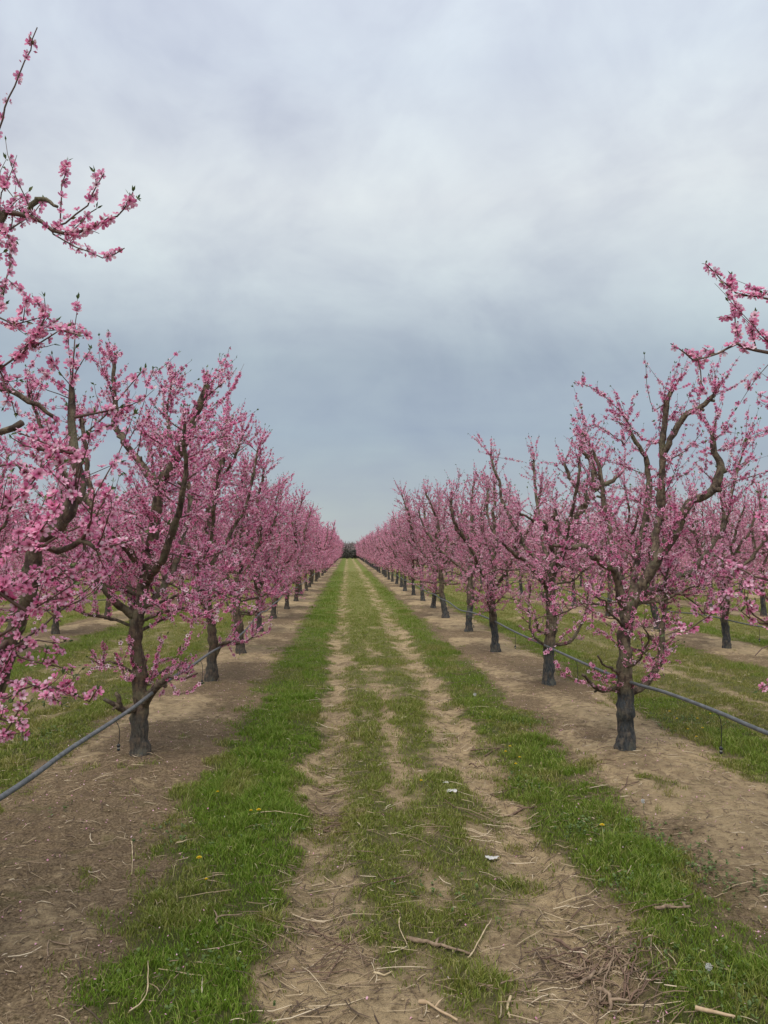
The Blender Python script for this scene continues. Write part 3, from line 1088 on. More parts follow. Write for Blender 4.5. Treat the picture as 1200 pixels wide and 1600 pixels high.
        if mb.n:
            link('twigs', mb.mesh('twigs', [M_SHOOT]), root)
        pos, nor = np.vstack(s.fp), np.vstack(s.fn)
        size = s.fsize * (0.55 + 0.75 * rng.random(len(pos)) ** .8)
        if s.lod == 2:
            k = rng.random(len(pos)) < 0.6
            pos, nor, size = pos[k], nor[k], size[k] * 1.35
        s.nfl = len(pos)
        link('blossom', blossom_mesh('blossom', pos, nor, size, s.lod, rng, s.mb), root)
        if s.lod < 2 and s.lp:
            lp, ln = np.vstack(s.lp), np.vstack(s.ln)
            link('young_leaves', leaf_mesh('young_leaves', lp, ln, rng), root)
        return root


def base_flare(r0, h, top, rt):
    """trunk rows from ground flare to the point top"""
    t_ = np.array(top, float)
    return [(0, 0, -0.08, r0 * 1.35), (0, 0, 0.02, r0 * 1.18), (t_[0] * .12, t_[1] * .12, 0.14, r0), (t_[0] * .45, t_[1] * .45, t_[2] * .5, r0 * .94), (*t_, rt)]


def generic_tree(seed, lod, dens, mt, mb, lk=1.0, height=3.1, spread=1.0, fsize=0.0165, leader=True):
    T = Tree(seed, lod, dens, mt, mb, fsize)
    T.lk = lk
    rng = T.rng
    fh = rng.uniform(0.85, 1.15)
    lx, ly = rng.normal() * 0.05, rng.normal() * 0.05
    T.limb([(0, 0, -0.08, 0.11), (0, 0, 0.03, 0.088), (lx * .2, ly * .2, 0.16, 0.068), (lx, ly, 0.6, 0.060), (lx * 1.2, ly * 1.2, fh, 0.052)], 'trunk')
    top = np.array([lx * 1.2, ly * 1.2, fh])
    nl = rng.integers(3, 5)
    a0 = rng.random() * 6.283
    for i in range(nl):
        a = a0 + i * 6.283 / nl + rng.normal() * 0.3
        d = np.array([math.cos(a), math.sin(a), 0])
        hh = height - rng.uniform(0.25, 0.75)
        R_ = rng.uniform(0.40, 0.95) * spread
        k1, k2 = rng.normal(size=3) * 0.07, rng.normal(size=3) * 0.09
        pts = [(*(top - np.array([0, 0, .06])), 0.036), (*(top + d * R_ * 0.30 + np.array([0, 0, 0.22])), 0.031),
               (*(top + d * R_ * 0.62 + np.array([0, 0, (hh - fh) * .40]) + k1), 0.027), (*(top + d * R_ * 0.80 + np.array([0, 0, (hh - fh) * .72]) + k2), 0.021),
               (*(top + d * R_ + np.array([0, 0, hh - fh]) + k2 * .5), 0.019)]
        P = T.limb(pts)
        T.clothe(P, 0.14)
        if rng.random() < 0.8:
            q, tan, _, r = T.along(P, rng.uniform(0.3, 0.55))
            b = a + rng.choice([-1, 1]) * rng.uniform(0.6, 1.2)
            dd = np.array([math.cos(b), math.sin(b), 0])
            e = q + dd * rng.uniform(.3, .5) + np.array([0, 0, rng.uniform(.5, .9)])
            P2 = T.limb([(*q, .028), (*(q * .5 + e * .5 + dd * .08), .023), (*e, .014)])
            T.clothe(P2, 0.2, 6)
    if leader:
        e = top + np.array([rng.normal() * .12, rng.normal() * .12, height - fh - rng.uniform(0.1, 0.5)])
        P = T.limb([(*(top - np.array([0, 0, .05])), 0.042), (*(top * .6 + e * .4 + rng.normal(size=3) * .06), 0.030), (*e, 0.020)])
        T.clothe(P, 0.15)
    T.skirt(int(rng.integers(3, 5)), .75, 1.3, (.5, .9), az0=rng.random() * 6, dens=.8)
    # low side branches
    for i in range(rng.integers(2, 4)):
        a = rng.random() * 6.283
        d = np.array([math.cos(a), math.sin(a), 0])
        z0 = rng.uniform(0.6, 0.95)
        q = np.array([lx, ly, z0])
        e = q + d * rng.uniform(.4, .75) + np.array([0, 0, rng.uniform(-.05, .5)])
        P = T.limb([(*q, .021), (*(q + d * .25 + np.array([0, 0, -.03])), .019), (*e, .009)])
        T.clothe(P, 0.2, 6.5, (0.2, 0.6))
    return T


def rows_local(T, rows, base, r=None):
    """traced rows (px,py,Y,r) to local coordinates"""
    out = []
    for (px, py, Y, r_) in rows:
        p = W(px, py, Y) - base
        out.append((*p, r_))
    return out


def finish_at(T, base, label, group=None, name='peach_tree'):
    z = float(gzs(base[0], base[1])[0])
    return T.finish(name, (base[0], base[1], z), label, group)


GRP_L = 'peach trees in the row left of the lane'
GRP_R = 'peach trees in the row right of the lane'

# ---- nearest tree on the left (base just outside the frame)
def lane_Y(i, first):
    return first + SPACING * i


YL0, YR0 = 3.12, 3.33
b = np.array([ROW_L, YL0, 0.0])
T = Tree(101, 0, .84, M_BARK_L, M_BLOSSOM, 0.0178)
T.lk = 0.9
T.limb([(0, 0, -0.08, 0.11), (0, 0, .05, .09), (.02, .0, .35, .075), (.05, 0, .70, .066)], 'trunk')
tl = rows_local(T, [(-20, 1240, 3.12, .050), (5, 1060, 3.1, .036), (30, 975, 3.05, .032), (50, 895, 3.0, .030), (62, 855, 3.0, .029), (88, 842, 3.0, .028), (106, 818, 3.0, .029), (116, 795, 3.0, .025)], b)
tl[0] = (.05, 0, .68, .060)
P = T.limb(tl)
T.clothe(P, .10, 2.2, (.25, .6), shoots=False)
P = T.limb(rows_local(T, [(118, 800, 3.0, .022), (126, 770, 3.02, .020), (117, 725, 3.05, .018), (112, 670, 3.08, .015), (113, 612, 3.1, .010)], b))
T.clothe(P, .05, 6.5, (.2, .55))
P = T.limb(rows_local(T, [(75, 872, 3.0, .013), (103, 874, 2.95, .012), (125, 860, 2.9, .010), (150, 872, 2.86, .007)], b))
T.clothe(P, .2, 7, (.15, .4))
# big left-hand scaffold, out of frame, carrying the upper branches
P0 = T.limb([(.03, 0, .62, .055), (-.25, .1, 1.0, .048), (-.15, .05, 1.7, .040), (.05, 0, 2.3, .034), tuple(rows_local(T, [(-20, 395, 3.05, .030)], b)[0]),
             tuple(rows_local(T, [(0, 345, 3.05, .028)], b)[0])])
T.clothe(P0, .25, 4.5, (.3, .6))
P2 = T.limb([(-.1, 0, .75, .040), (-.5, .15, 1.3, .032), (-.8, .2, 2.0, .024), (-.95, .2, 2.8, .014)])
T.clothe(P2, .1, 8, (.3, .7))
P1 = T.limb([(-.25, .1, 1.0, .036), (-.35, -.35, 1.5, .03), (-.25, -.45, 2.3, .022), (-.1, -.5, 2.9, .014)])
T.clothe(P1, .25, 4.5, (.3, .7))


def traced_lat(rows, base, r0, nsh, Lsh=(.05, .16), sp=.014, r1=.002, kind='lat', f0=.05):
    P = spline(np.array([W(a_, b_, c_) - base for (a_, b_, c_) in rows]), .05)
    P = P + T.rng.normal(size=P.shape) * 0.004
    allp = np.vstack([q[:, :3] for q in T.limbs + T.trunks])
    if np.linalg.norm(allp - P[0], axis=1).min() > 0.01:
        # join to the nearest wood, else to an earlier lateral
        lp_ = np.vstack([q for q, _ in T.lat]) if T.lat else allp
        allq = np.vstack([allp, lp_])
        dd = np.linalg.norm(allq - P[0], axis=1)
        q0 = allq[dd.argmin()]
        if dd.min() > 0.01:
            mid = (q0 + P[0]) / 2 + np.array([0, 0, -0.06]) * min(1, dd.min())
            P = spline(np.vstack([q0, mid, P]) if dd.min() > .15 else np.vstack([q0, P]), .05)
    R = np.linspace(r0, r1, len(P))
    T.lat.append((P, R))
    T.dress(P, f0, .97, sp)
    for i in range(nsh):
        q, tan, _, _ = T.along(P, T.rng.uniform(.1, .95))
        r = T.rng.normal(size=3)
        r = unit(r - tan * np.dot(r, tan))
        T.shoot(q, tan * .6 + r * .7 + np.array([0, 0, .25]), T.rng.uniform(*Lsh), r0=.002, spacing=sp)
    return P


traced_lat([(0, 345, 3.05), (50, 352, 3.04), (100, 379, 3.02), (150, 366, 3.0), (185, 352, 2.98), (206, 316, 2.97)], b, .012, 4, (.04, .1), .0085)
traced_lat([(85, 380, 3.03), (120, 402, 3.0), (160, 414, 2.98), (195, 402, 2.96)], b, .0035, 0, sp=.010, f0=.2)
traced_lat([(95, 365, 3.03), (97, 320, 3.04), (104, 265, 3.05)], b, .0035, 0, sp=.012)
traced_lat([(100, 362, 3.03), (135, 335, 3.03), (163, 288, 3.02)], b, .004, 1, (.04, .07), .016)
traced_lat([(110, 375, 3.02), (140, 350, 3.05), (150, 340, 3.05)], b, .003, 0, sp=.012)
T.limb(rows_local(T, [(38, 352, 3.04, .011), (55, 330, 3.03, .012), (65, 325, 3.02, .009), (90, 336, 3.0, .005)], b), step=.02)
traced_lat([(-10, 360, 3.05), (18, 390, 3.03), (15, 430, 3.0), (5, 468, 2.98)], b, .006, 4, (.04, .1), .010)
traced_lat([(-30, 250, 3.0), (-5, 290, 3.0), (20, 325, 3.0)], b, .005, 2, (.04, .1), .010)
traced_lat([(-40, 330, 3.0), (-5, 220, 2.98), (22, 150, 2.95), (45, 90, 2.93), (57, 60, 2.92)], b, .005, 0, sp=.020)
traced_lat([(-30, 610, 2.9), (20, 575, 2.88), (50, 545, 2.86), (70, 510, 2.85), (50, 478, 2.85)], b, .007, 6, (.05, .14), .009)
traced_lat([(20, 575, 2.88), (60, 550, 2.86), (95, 530, 2.85), (120, 536, 2.84)], b, .004, 3, (.04, .1), .009)
traced_lat([(-20, 500, 2.9), (20, 520, 2.88), (55, 510, 2.86)], b, .005, 4, (.05, .12), .009)
traced_lat([(-20, 560, 2.9), (10, 620, 2.9), (20, 660, 2.9)], b, .005, 4, (.05, .12), .009)
T.limb(rows_local(T, [(-60, 705, 2.9, .015), (0, 690, 2.87, .013), (36, 676, 2.85, .0115)], b))
T.limb(rows_local(T, [(-60, 590, 3.2, .014), (30, 632, 3.2, .011), (90, 666, 3.2, .008)], b))
traced_lat([(90, 666, 3.2), (60, 715, 2.9), (20, 700, 2.9)], b, .006, 3, (.05, .12), .010)
traced_lat([(120, 725, 2.9), (80, 712, 2.85), (30, 695, 2.8)], b, .008, 4, (.05, .12), .009)
# low branches reaching in front of the gap
traced_lat([(-60, 1060, 2.75), (0, 1010, 2.75), (45, 975, 2.72), (90, 945, 2.7), (115, 930, 2.68)], b, .011, 5, (.06, .16), .010, f0=.4)
traced_lat([(-60, 1080, 2.9), (20, 1078, 2.9), (60, 1090, 2.88), (100, 1118, 2.85)], b, .007, 5, (.06, .16), .016)
traced_lat([(-40, 1120, 2.7), (0, 1140, 2.68), (40, 1150, 2.66), (30, 1170, 2.65)], b, .006, 4, (.05, .12), .016)
traced_lat([(0, 1040, 3.0), (40, 1018, 3.0), (80, 1020, 3.0), (100, 1030, 3.0)], b, .006, 3, (.05, .12), .018)
traced_lat([(-40, 900, 2.6), (20, 880, 2.6), (60, 850, 2.6), (90, 800, 2.6)], b, .007, 7, (.06, .18), .010)
traced_lat([(-40, 960, 2.8), (20, 940, 2.8), (60, 905, 2.8), (110, 900, 2.8)], b, .006, 6, (.05, .16), .013)
traced_lat([(-40, 820, 2.7), (20, 800, 2.7), (50, 770, 2.7), (65, 735, 2.7)], b, .006, 6, (.05, .16), .012)
for rr in ([(-60, 990, 2.9), (10, 985, 2.88), (60, 960, 2.86), (95, 985, 2.84)], [(-60, 930, 2.7), (0, 920, 2.7), (40, 940, 2.7), (70, 925, 2.7)], [(-50, 1100, 2.8), (10, 1105, 2.8), (55, 1085, 2.8), (85, 1105, 2.78)],
           [(-40, 1180, 2.7), (5, 1165, 2.7), (30, 1130, 2.68), (45, 1115, 2.66)], [(60, 1088, 2.88), (105, 1095, 2.86), (140, 1110, 2.85), (150, 1095, 2.85)], [(0, 1030, 3.0), (50, 1050, 2.98), (110, 1060, 2.96)],
           [(60, 905, 2.9), (100, 920, 2.9), (130, 905, 2.9), (150, 930, 2.9)], [(60, 870, 2.9), (110, 840, 2.9), (150, 820, 2.9), (170, 780, 2.9)], [(-40, 760, 2.8), (20, 740, 2.8), (60, 760, 2.8), (100, 740, 2.8)]):
    traced_lat(rr, b, .006, 3, (.05, .12), .015)
tL0 = finish_at(T, b, 'nearest peach tree on the left with its trunk beyond the photo edge', GRP_L)
print('L0 flowers', T.nfl)

# ---- second tree on the left
b = G(218, 1186)
T = Tree(102, 1, 1.4, M_BARK_L, M_BLOSSOM, 0.0175)
T.top = .5
T.lk = 1.75
Y = b[1]
rl = rows_local(T, [(218, 1186, Y, .076), (218, 1130, Y, .066), (219, 1085, Y, .060), (216, 1040, Y, .058), (212, 975, Y, .050)], b)
T.limb([(0, 0, -.08, .105), (0, 0, .015, .088)] + [(rl[1][0] * .5, 0, .12, .072)] + rl[1:], 'trunk')
P = T.limb(rows_local(T, [(213, 985, Y, .056), (222, 940, Y, .050), (233, 870, Y, .048), (243, 815, Y - .05, .046), (253, 757, Y - .1, .044), (277, 717, Y - .15, .038), (296, 685, Y - .2, .038), (310, 645, Y - .22, .032), (324, 609, Y - .25, .026)], b))
T.clothe(P, .12, 6)
P = T.limb(rows_local(T, [(249, 770, Y - .1, .032), (225, 735, Y - .05, .028), (198, 703, Y, .026), (178, 672, Y + .05, .024), (180, 630, Y + .05, .020), (178, 572, Y + .05, .015)], b))
T.clothe(P, .15, 6)
P = T.limb(rows_local(T, [(275, 722, Y - .15, .024), (266, 700, Y - .1, .020), (258, 650, Y, .016), (268, 605, Y + .1, .010)], b))
T.clothe(P, .1, 6)
P = T.limb(rows_local(T, [(206, 968, Y, .034), (183, 950, Y - .1, .030), (166, 932, Y - .2, .024), (140, 900, Y - .3, .018), (130, 840, Y - .35, .012)], b))
T.clothe(P, .15, 6.5)
P = T.limb([tuple(rows_local(T, [(215, 975, Y, .032)], b)[0]), (.15, .45, 1.5, .030), (.22, .8, 2.1, .025), (.1, .95, 2.7, .02)])
T.clothe(P, .1, 6)
P = T.limb([tuple(rows_local(T, [(215, 975, Y, .032)], b)[0]), (-.25, .35, 1.5, .030), (-.6, .55, 2.1, .025), (-.75, .65, 2.9, .018)])
T.clothe(P, .1, 6)
P = T.limb([tuple(rows_local(T, [(222, 930, Y, .03)], b)[0]), (.25, -.35, 1.6, .030), (.45, -.6, 2.1, .022), (.5, -.8, 2.6, .012)])
T.clothe(P, .15, 5)
P = T.limb([tuple(rows_local(T, [(230, 900, Y, .035)], b)[0]), (-.25, -.25, 1.9, .030), (-.6, -.3, 2.35, .022), (-.85, -.25, 2.9, .012)])
T.clothe(P, .1, 5)
T.limb(rows_local(T, [(222, 1108, Y, .045), (240, 1085, Y - .08, .034), (262, 1064, Y - .15, .024)], b))
P = traced_lat([(262, 1064, Y - .15), (285, 1068, Y - .2), (308, 1059, Y - .25)], b, .012, 1, (.05, .1), .05, r1=.008)
traced_lat([(262, 1066, Y - .15), (280, 1092, Y - .2), (315, 1076, Y - .3)], b, .004, 2, (.05, .1), .03)
T.limb(rows_local(T, [(216, 1112, Y, .036), (200, 1118, Y - .1, .026), (185, 1112, Y - .18, .022), (163, 1100, Y - .25, .012)], b))
T.limb(rows_local(T, [(188, 1113, Y - .17, .022), (184, 1095, Y - .2, .018), (181, 1088, Y - .2, .012)], b), step=.02)
for rr in ([(216, 1065, Y), (205, 1030, Y - .1), (200, 1000, Y - .1)], [(200, 1070, Y - .1), (185, 1040, Y - .1), (178, 1028, Y - .1)], [(225, 1080, Y), (245, 1040, Y - .1), (250, 1000, Y - .1)], [(255, 1062, Y - .1), (275, 1040, Y - .1), (283, 1020, Y - .1)], [(245, 1060, Y), (243, 1045, Y), (270, 1035, Y)]):
    traced_lat(rr, b, .005, 2, (.05, .12), .012)
T.skirt(6, 1.0, 1.5, (.6, 1.1), dens=.9)
T.skirt(2, .5, .7, (.3, .6), dens=.6, az0=.4)
tL1 = finish_at(T, b, 'brown-stemmed peach tree, second on the left, with grey pipe crossing its trunk', GRP_L)
print('L1 flowers', T.nfl)
BL1 = b

# ---- third on the left
b = G(330, 1069)
T = Tree(103, 1, 1.4, M_BARK_L, M_BLOSSOM, 0.0175)
T.lk = 1.75
Y = b[1]
rl = rows_local(T, [(331, 1045, Y, .066), (334, 1015, Y, .060), (331, 985, Y, .056), (322, 935, Y, .052), (314, 900, Y, .048)], b)
T.limb([(0, 0, -.08, .10), (0, 0, .02, .085)] + rl, 'trunk')
P = T.limb(rows_local(T, [(314, 905, Y, .045), (320, 860, Y, .042), (325, 810, Y, .038), (334, 765, Y, .034), (347, 730, Y, .032), (352, 705, Y, .028), (354, 663, Y, .020)], b))
T.clothe(P, .1, 6.5)
P = T.limb(rows_local(T, [(336, 770, Y, .026), (350, 745, Y - .1, .022), (362, 730, Y - .2, .018), (378, 690, Y - .3, .012)], b))
T.clothe(P, .1, 6.5)
P = T.limb(rows_local(T, [(318, 915, Y, .03), (308, 880, Y - .3, .026), (303, 858, Y - .4, .022), (275, 852, Y - .5, .014)], b))
T.clothe(P, .1, 6.5)
for a_ in (0.4, 1.9, 2.9, 4.1, 5.2):
    d = np.array([math.cos(a_), math.sin(a_), 0])
    t0 = np.array(rl[-1][:3])
    P = T.limb([(*(t0 - [0, 0, .1]), .030), (*(t0 + d * .3 + [0, 0, .35]), .027), (*(t0 + d * .6 + [0, 0, .95]), .022), (*(t0 + d * .75 + [0, 0, 1.65]), .016)])
    T.clothe(P, .1, 5.5)
P = T.limb(rows_local(T, [(335, 1030, Y, .034), (345, 1012, Y, .026), (370, 1010, Y - .1, .018), (395, 1000, Y - .2, .010)], b))
T.clothe(P, .3, 5, (.2, .5))
T.skirt(5, 1.0, 1.45, (.5, .9), dens=.9)
T.skirt(2, .6, .8, (.3, .6), dens=.8, az0=1.8)
tL2 = finish_at(T, b, 'third peach tree on the left with a low bare side branch beside the pipe', GRP_L)
BL2 = b

# ---- second tree on the right (the big open one)
b = G(977, 1176)
T = Tree(201, 1, 1.15, M_BARK_P, M_BLOSSOM, 0.0168)
T.lk = 1.5
Y = b[1]
rl = rows_local(T, [(978, 1140, Y, .072), (977, 1092, Y, .070), (975, 1047, Y, .060), (975, 1000, Y, .058), (979, 955, Y, .060), (985, 945, Y, .056)], b)
T.limb([(0, 0, -.08, .10), (0, 0, .02, .085)] + rl, 'trunk')
P = T.limb(rows_local(T, [(980, 965, Y, .055), (997, 933, Y - .03, .050), (1010, 910, Y - .05, .046), (1022, 890, Y - .08, .044), (1034, 868, Y - .1, .042), (1057, 838, Y - .15, .038), (1073, 800, Y - .2, .036), (1082, 788, Y - .2, .034), (1100, 783, Y - .22, .034), (1120, 762, Y - .25, .036), (1126, 732, Y - .25, .030), (1116, 713, Y - .25, .026), (1113, 680, Y - .25, .018)], b))
T.clothe(P, .25, 5, (.25, .7))
P = T.limb(rows_local(T, [(1026, 885, Y - .08, .038), (1024, 850, Y, .035), (1032, 800, Y + .05, .033), (1034, 760, Y + .05, .031), (1035, 727, Y + .05, .029), (1036, 690, Y + .05, .026), (1040, 655, Y + .05, .024), (1049, 615, Y + .05, .022)], b))
T.clothe(P, .15, 5.5, (.25, .65))
P = T.limb(rows_local(T, [(1036, 722, Y + .05, .026), (1048, 692, Y, .026), (1067, 660, Y - .05, .024), (1078, 650, Y - .08, .022), (1095, 643, Y - .1, .022), (1117, 623, Y - .15, .018)], b))
T.clothe(P, .3, 6, (.2, .5))
P = T.limb(rows_local(T, [(978, 962, Y, .040), (967, 920, Y - .05, .034), (960, 898, Y - .1, .030), (933, 880, Y - .2, .028), (912, 860, Y - .3, .026), (890, 862, Y - .35, .018), (858, 857, Y - .4, .010)], b))
T.clothe(P, .2, 6, (.2, .6))
P = T.limb(rows_local(T, [(982, 960, Y, .030), (995, 880, Y + .25, .028), (1010, 810, Y + .4, .032), (1013, 750, Y + .5, .028), (1008, 718, Y + .5, .022), (990, 690, Y + .5, .018), (975, 660, Y + .5, .012)], b))
T.clothe(P, .15, 5.5, (.25, .7))
P = T.limb(rows_local(T, [(980, 955, Y, .026), (965, 880, Y + .3, .024), (945, 800, Y + .45, .024), (935, 730, Y + .5, .018), (915, 690, Y + .5, .012)], b))
T.clothe(P, .15, 5.5, (.25, .75))
P = T.limb(rows_local(T, [(985, 940, Y, .026), (1080, 900, Y + .5, .024), (1130, 830, Y + .7, .022), (1150, 750, Y + .8, .014), (1165, 700, Y + .8, .010)], b))
T.clothe(P, .1, 5.5, (.25, .7))
P = T.limb(rows_local(T, [(985, 1088, Y, .036), (1000, 1082, Y, .030), (1018, 1063, Y, .030), (1031, 1040, Y, .028), (1034, 1007, Y, .024), (1038, 967, Y, .020), (1040, 920, Y, .014), (1045, 890, Y, .009)], b))
T.clothe(P, .3, 6, (.15, .4))
T.limb(rows_local(T, [(1034, 1020, Y, .018), (1018, 1003, Y, .014), (1003, 997, Y, .010)], b))
P = T.limb(rows_local(T, [(972, 1080, Y, .024), (948, 1086, Y - .12, .019), (930, 1080, Y - .2, .017), (910, 1060, Y - .3, .012)], b))
P = T.limb(rows_local(T, [(972, 1062, Y, .016), (955, 1050, Y - .1, .012), (934, 1031, Y - .2, .008)], b))
for rr in ([(985, 1080, Y - .05), (1005, 1070, Y - .15), (1030, 1062, Y - .2)], [(970, 1075, Y - .1), (945, 1070, Y - .15), (925, 1064, Y - .25)], [(950, 1065, Y), (935, 1062, Y - .2), (925, 1040, Y - .3)],
           [(1030, 1040, Y), (1045, 1028, Y - .1), (1060, 1015, Y - .1)], [(975, 1030, Y), (955, 1005, Y - .1), (925, 985, Y - .2)], [(975, 1010, Y), (990, 985, Y - .1), (1010, 975, Y - .1)],
           [(925, 960, Y - .2), (900, 985, Y - .3), (870, 1010, Y - .3), (850, 1030, Y - .3)], [(970, 1090, Y), (920, 1075, Y - .3), (880, 1060, Y - .4), (862, 1030, Y - .5)]):
    traced_lat(rr, b, .005, 3, (.06, .14), .016)
traced_lat([(1000, 690, Y), (960, 640, Y - .1), (930, 615, Y - .15), (900, 602, Y - .2)], b, .007, 6, (.06, .2), .013)
traced_lat([(975, 700, Y), (930, 670, Y - .2), (895, 690, Y - .3)], b, .006, 5, (.06, .2), .013)
traced_lat([(1020, 650, Y), (1012, 610, Y), (1008, 562, Y)], b, .005, 0, sp=.03)
T.skirt(5, .95, 1.35, (.5, .9), dens=.6, az0=.3)
T.skirt(2, .6, .75, (.4, .6), dens=.5, az0=1.2)
tR1 = finish_at(T, b, 'open peach tree, second on the right, nearest full trunk with dark painted base', GRP_R)
BR1 = b
print('R1 flowers', T.nfl)

# ---- nearest on the right (base outside the frame)
b = np.array([ROW_R + .02, YR0, 0.0])
T = Tree(202, 0, .9, M_BARK_P, M_BLOSSOM, 0.0175)
T.lk = .8
T.limb([(0, 0, -.08, .11), (0, 0, .05, .09), (0, .0, .35, .075), (-.02, 0, .75, .066)], 'trunk')
P = T.limb([(-.02, 0, .70, .042), (-.2, .0, 1.2, .034), (-.22, -.05, 1.9, .028), (-.3, -.05, 2.45, .021), tuple(rows_local(T, [(1215, 560, 3.2, .014)], b)[0])])
T.clothe(P, .12, 9, (.2, .36))
P = T.limb([(-.02, 0, .74, .040), (.25, .1, 1.3, .034), (.4, .2, 2.0, .026), (.4, .2, 2.9, .02)])
T.clothe(P, .1, 12, (.3, .7))
P = T.limb([(.02, 0, .70, .040), (.4, -.2, 1.2, .032), (.75, -.35, 1.9, .024), (.9, -.4, 2.7, .014)])
T.clothe(P, .1, 10, (.3, .7))
P = T.limb([(-.02, 0, .74, .036), (.05, -.35, 1.3, .030), (.1, -.5, 2.0, .024), (.1, -.6, 2.8, .02)])
T.clothe(P, .15, 10, (.25, .5))
P = T.limb([(-.2, 0, 1.25, .035), (-.1, .35, 1.7, .03), (-.15, .45, 2.3, .025), tuple(rows_local(T, [(1235, 470, 3.3, .014)], b)[0])])
T.clothe(P, .1, 9, (.2, .36))
traced_lat([(1240, 565, 3.2), (1200, 560, 3.2), (1150, 548, 3.17), (1120, 560, 3.15), (1085, 570, 3.12), (1048, 545, 3.1)], b, .009, 2, (.04, .09), .0115, f0=.3)
traced_lat([(1240, 482, 3.3), (1200, 477, 3.3), (1165, 470, 3.28), (1140, 455, 3.26), (1105, 420, 3.24)], b, .006, 3, (.03, .07), .008)
traced_lat([(1142, 460, 3.26), (1148, 500, 3.22), (1152, 550, 3.18)], b, .004, 1, (.03, .07), .009)
traced_lat([(1182, 552, 3.2), (1174, 530, 3.2), (1180, 498, 3.2)], b, .004, 0, sp=.009)
traced_lat([(1092, 572, 3.12), (1096, 590, 3.12), (1105, 625, 3.12)], b, .003, 0, sp=.015)
P = traced_lat([(1260, 1000, 3.2), (1200, 940, 3.3), (1150, 928, 3.4), (1110, 968, 3.45), (1080, 990, 3.5), (1040, 1000, 3.55)], b, .010, 6, (.05, .13), .014, f0=.35)
traced_lat([(1260, 940, 3.1), (1200, 918, 3.15), (1150, 895, 3.2), (1120, 880, 3.2)], b, .011, 4, (.05, .13), .016)
traced_lat([(1260, 960, 3.2), (1210, 985, 3.2), (1170, 960, 3.2), (1165, 930, 3.2)], b, .008, 6, (.05, .14), .012)
traced_lat([(1250, 990, 3.2), (1190, 983, 3.2), (1160, 965, 3.2)], b, .010, 3, (.05, .12), .02)
traced_lat([(1250, 1060, 3.0), (1200, 1080, 3.0), (1188, 1090, 3.0)], b, .008, 2, (.03, .06), .02)
traced_lat([(1250, 900, 3.2), (1210, 870, 3.2), (1190, 820, 3.2), (1185, 780, 3.2)], b, .006, 5, (.05, .12), .016)
traced_lat([(1250, 1030, 2.9), (1205, 1015, 2.9), (1180, 1035, 2.9)], b, .005, 2, (.05, .1), .03)
tR0 = finish_at(T, b, 'nearest peach tree on the right, only its outer flowering branches in view', GRP_R)
print('R0 flowers', T.nfl)

# ---- third on the right
b = G(857, 1073)
T = Tree(203, 1, 1.1, M_BARK_P, M_BLOSSOM_R, 0.0165)
T.lk = 1.4
Y = b[1]
rl = rows_local(T, [(858, 1045, Y, .072), (858, 1013, Y, .070), (862, 967, Y, .068), (860, 917, Y, .066), (862, 895, Y, .062)], b)
T.limb([(0, 0, -.08, .10), (0, 0, .02, .085)] + rl, 'trunk')
P = T.limb(rows_local(T, [(862, 900, Y, .056), (870, 880, Y, .050), (874, 860, Y, .044), (870, 825, Y, .040), (866, 800, Y, .030)], b))
T.clothe(P, .2, 6, (.2, .6))
P = T.limb(rows_local(T, [(872, 868, Y, .044), (892, 825, Y + .1, .042), (913, 795, Y + .1, .046), (925, 768, Y + .1, .042), (928, 745, Y + .1, .034), (923, 723, Y + .1, .030), (908, 708, Y + .1, .022)], b))
T.clothe(P, .2, 6, (.2, .6))
P = T.limb(rows_local(T, [(922, 775, Y + .1, .034), (943, 762, Y, .032), (958, 755, Y, .026), (975, 738, Y, .016)], b))
T.clothe(P, .2, 6, (.2, .6))
P = T.limb(rows_local(T, [(912, 795, Y + .1, .026), (903, 770, Y + .1, .022), (888, 745, Y + .1, .022), (882, 728, Y + .1, .016)], b))
T.clothe(P, .2, 6, (.2, .6))
P = T.limb(rows_local(T, [(855, 925, Y, .038), (842, 902, Y - .2, .030), (820, 880, Y - .3, .026), (800, 866, Y - .4, .022), (785, 855, Y - .5, .014)], b))
T.clothe(P, .2, 5.5, (.2, .5))
P = T.limb(rows_local(T, [(866, 870, Y, .03), (850, 820, Y - .2, .026), (838, 822, Y - .2, .02), (812, 808, Y - .3, .012)], b))
T.clothe(P, .2, 5.5, (.2, .5))
for a_ in (0.6, 1.6, 2.6, 4.9):
    d = np.array([math.cos(a_), math.sin(a_), 0])
    t0 = np.array(rl[-1][:3])
    P = T.limb([(*(t0 - [0, 0, .1]), .028), (*(t0 + d * .35 + [0, 0, .3]), .026), (*(t0 + d * .65 + [0, 0, .9]), .020), (*(t0 + d * .8 + [0, 0, 1.5]), .014)])
    T.clothe(P, .1, 5.5, (.2, .6))
P = T.limb(rows_local(T, [(862, 1012, Y, .026), (885, 1010, Y - .1, .022), (900, 995, Y - .1, .018), (915, 960, Y - .1, .013), (920, 925, Y - .1, .008)], b))
T.clothe(P, .3, 5.5, (.2, .5))
P = T.limb(rows_local(T, [(856, 1018, Y, .020), (835, 1000, Y - .1, .016), (828, 985, Y - .1, .013), (828, 930, Y - .1, .009)], b))
T.clothe(P, .3, 5.5, (.15, .4))
T.skirt(5, .95, 1.4, (.5, .9), dens=.65, az0=.3)
T.skirt(2, .6, .75, (.4, .6), dens=.5, az0=1.2)
tR2 = finish_at(T, b, 'third peach tree on the right with a forked knobby limb leaning right', GRP_R)
BR2 = b

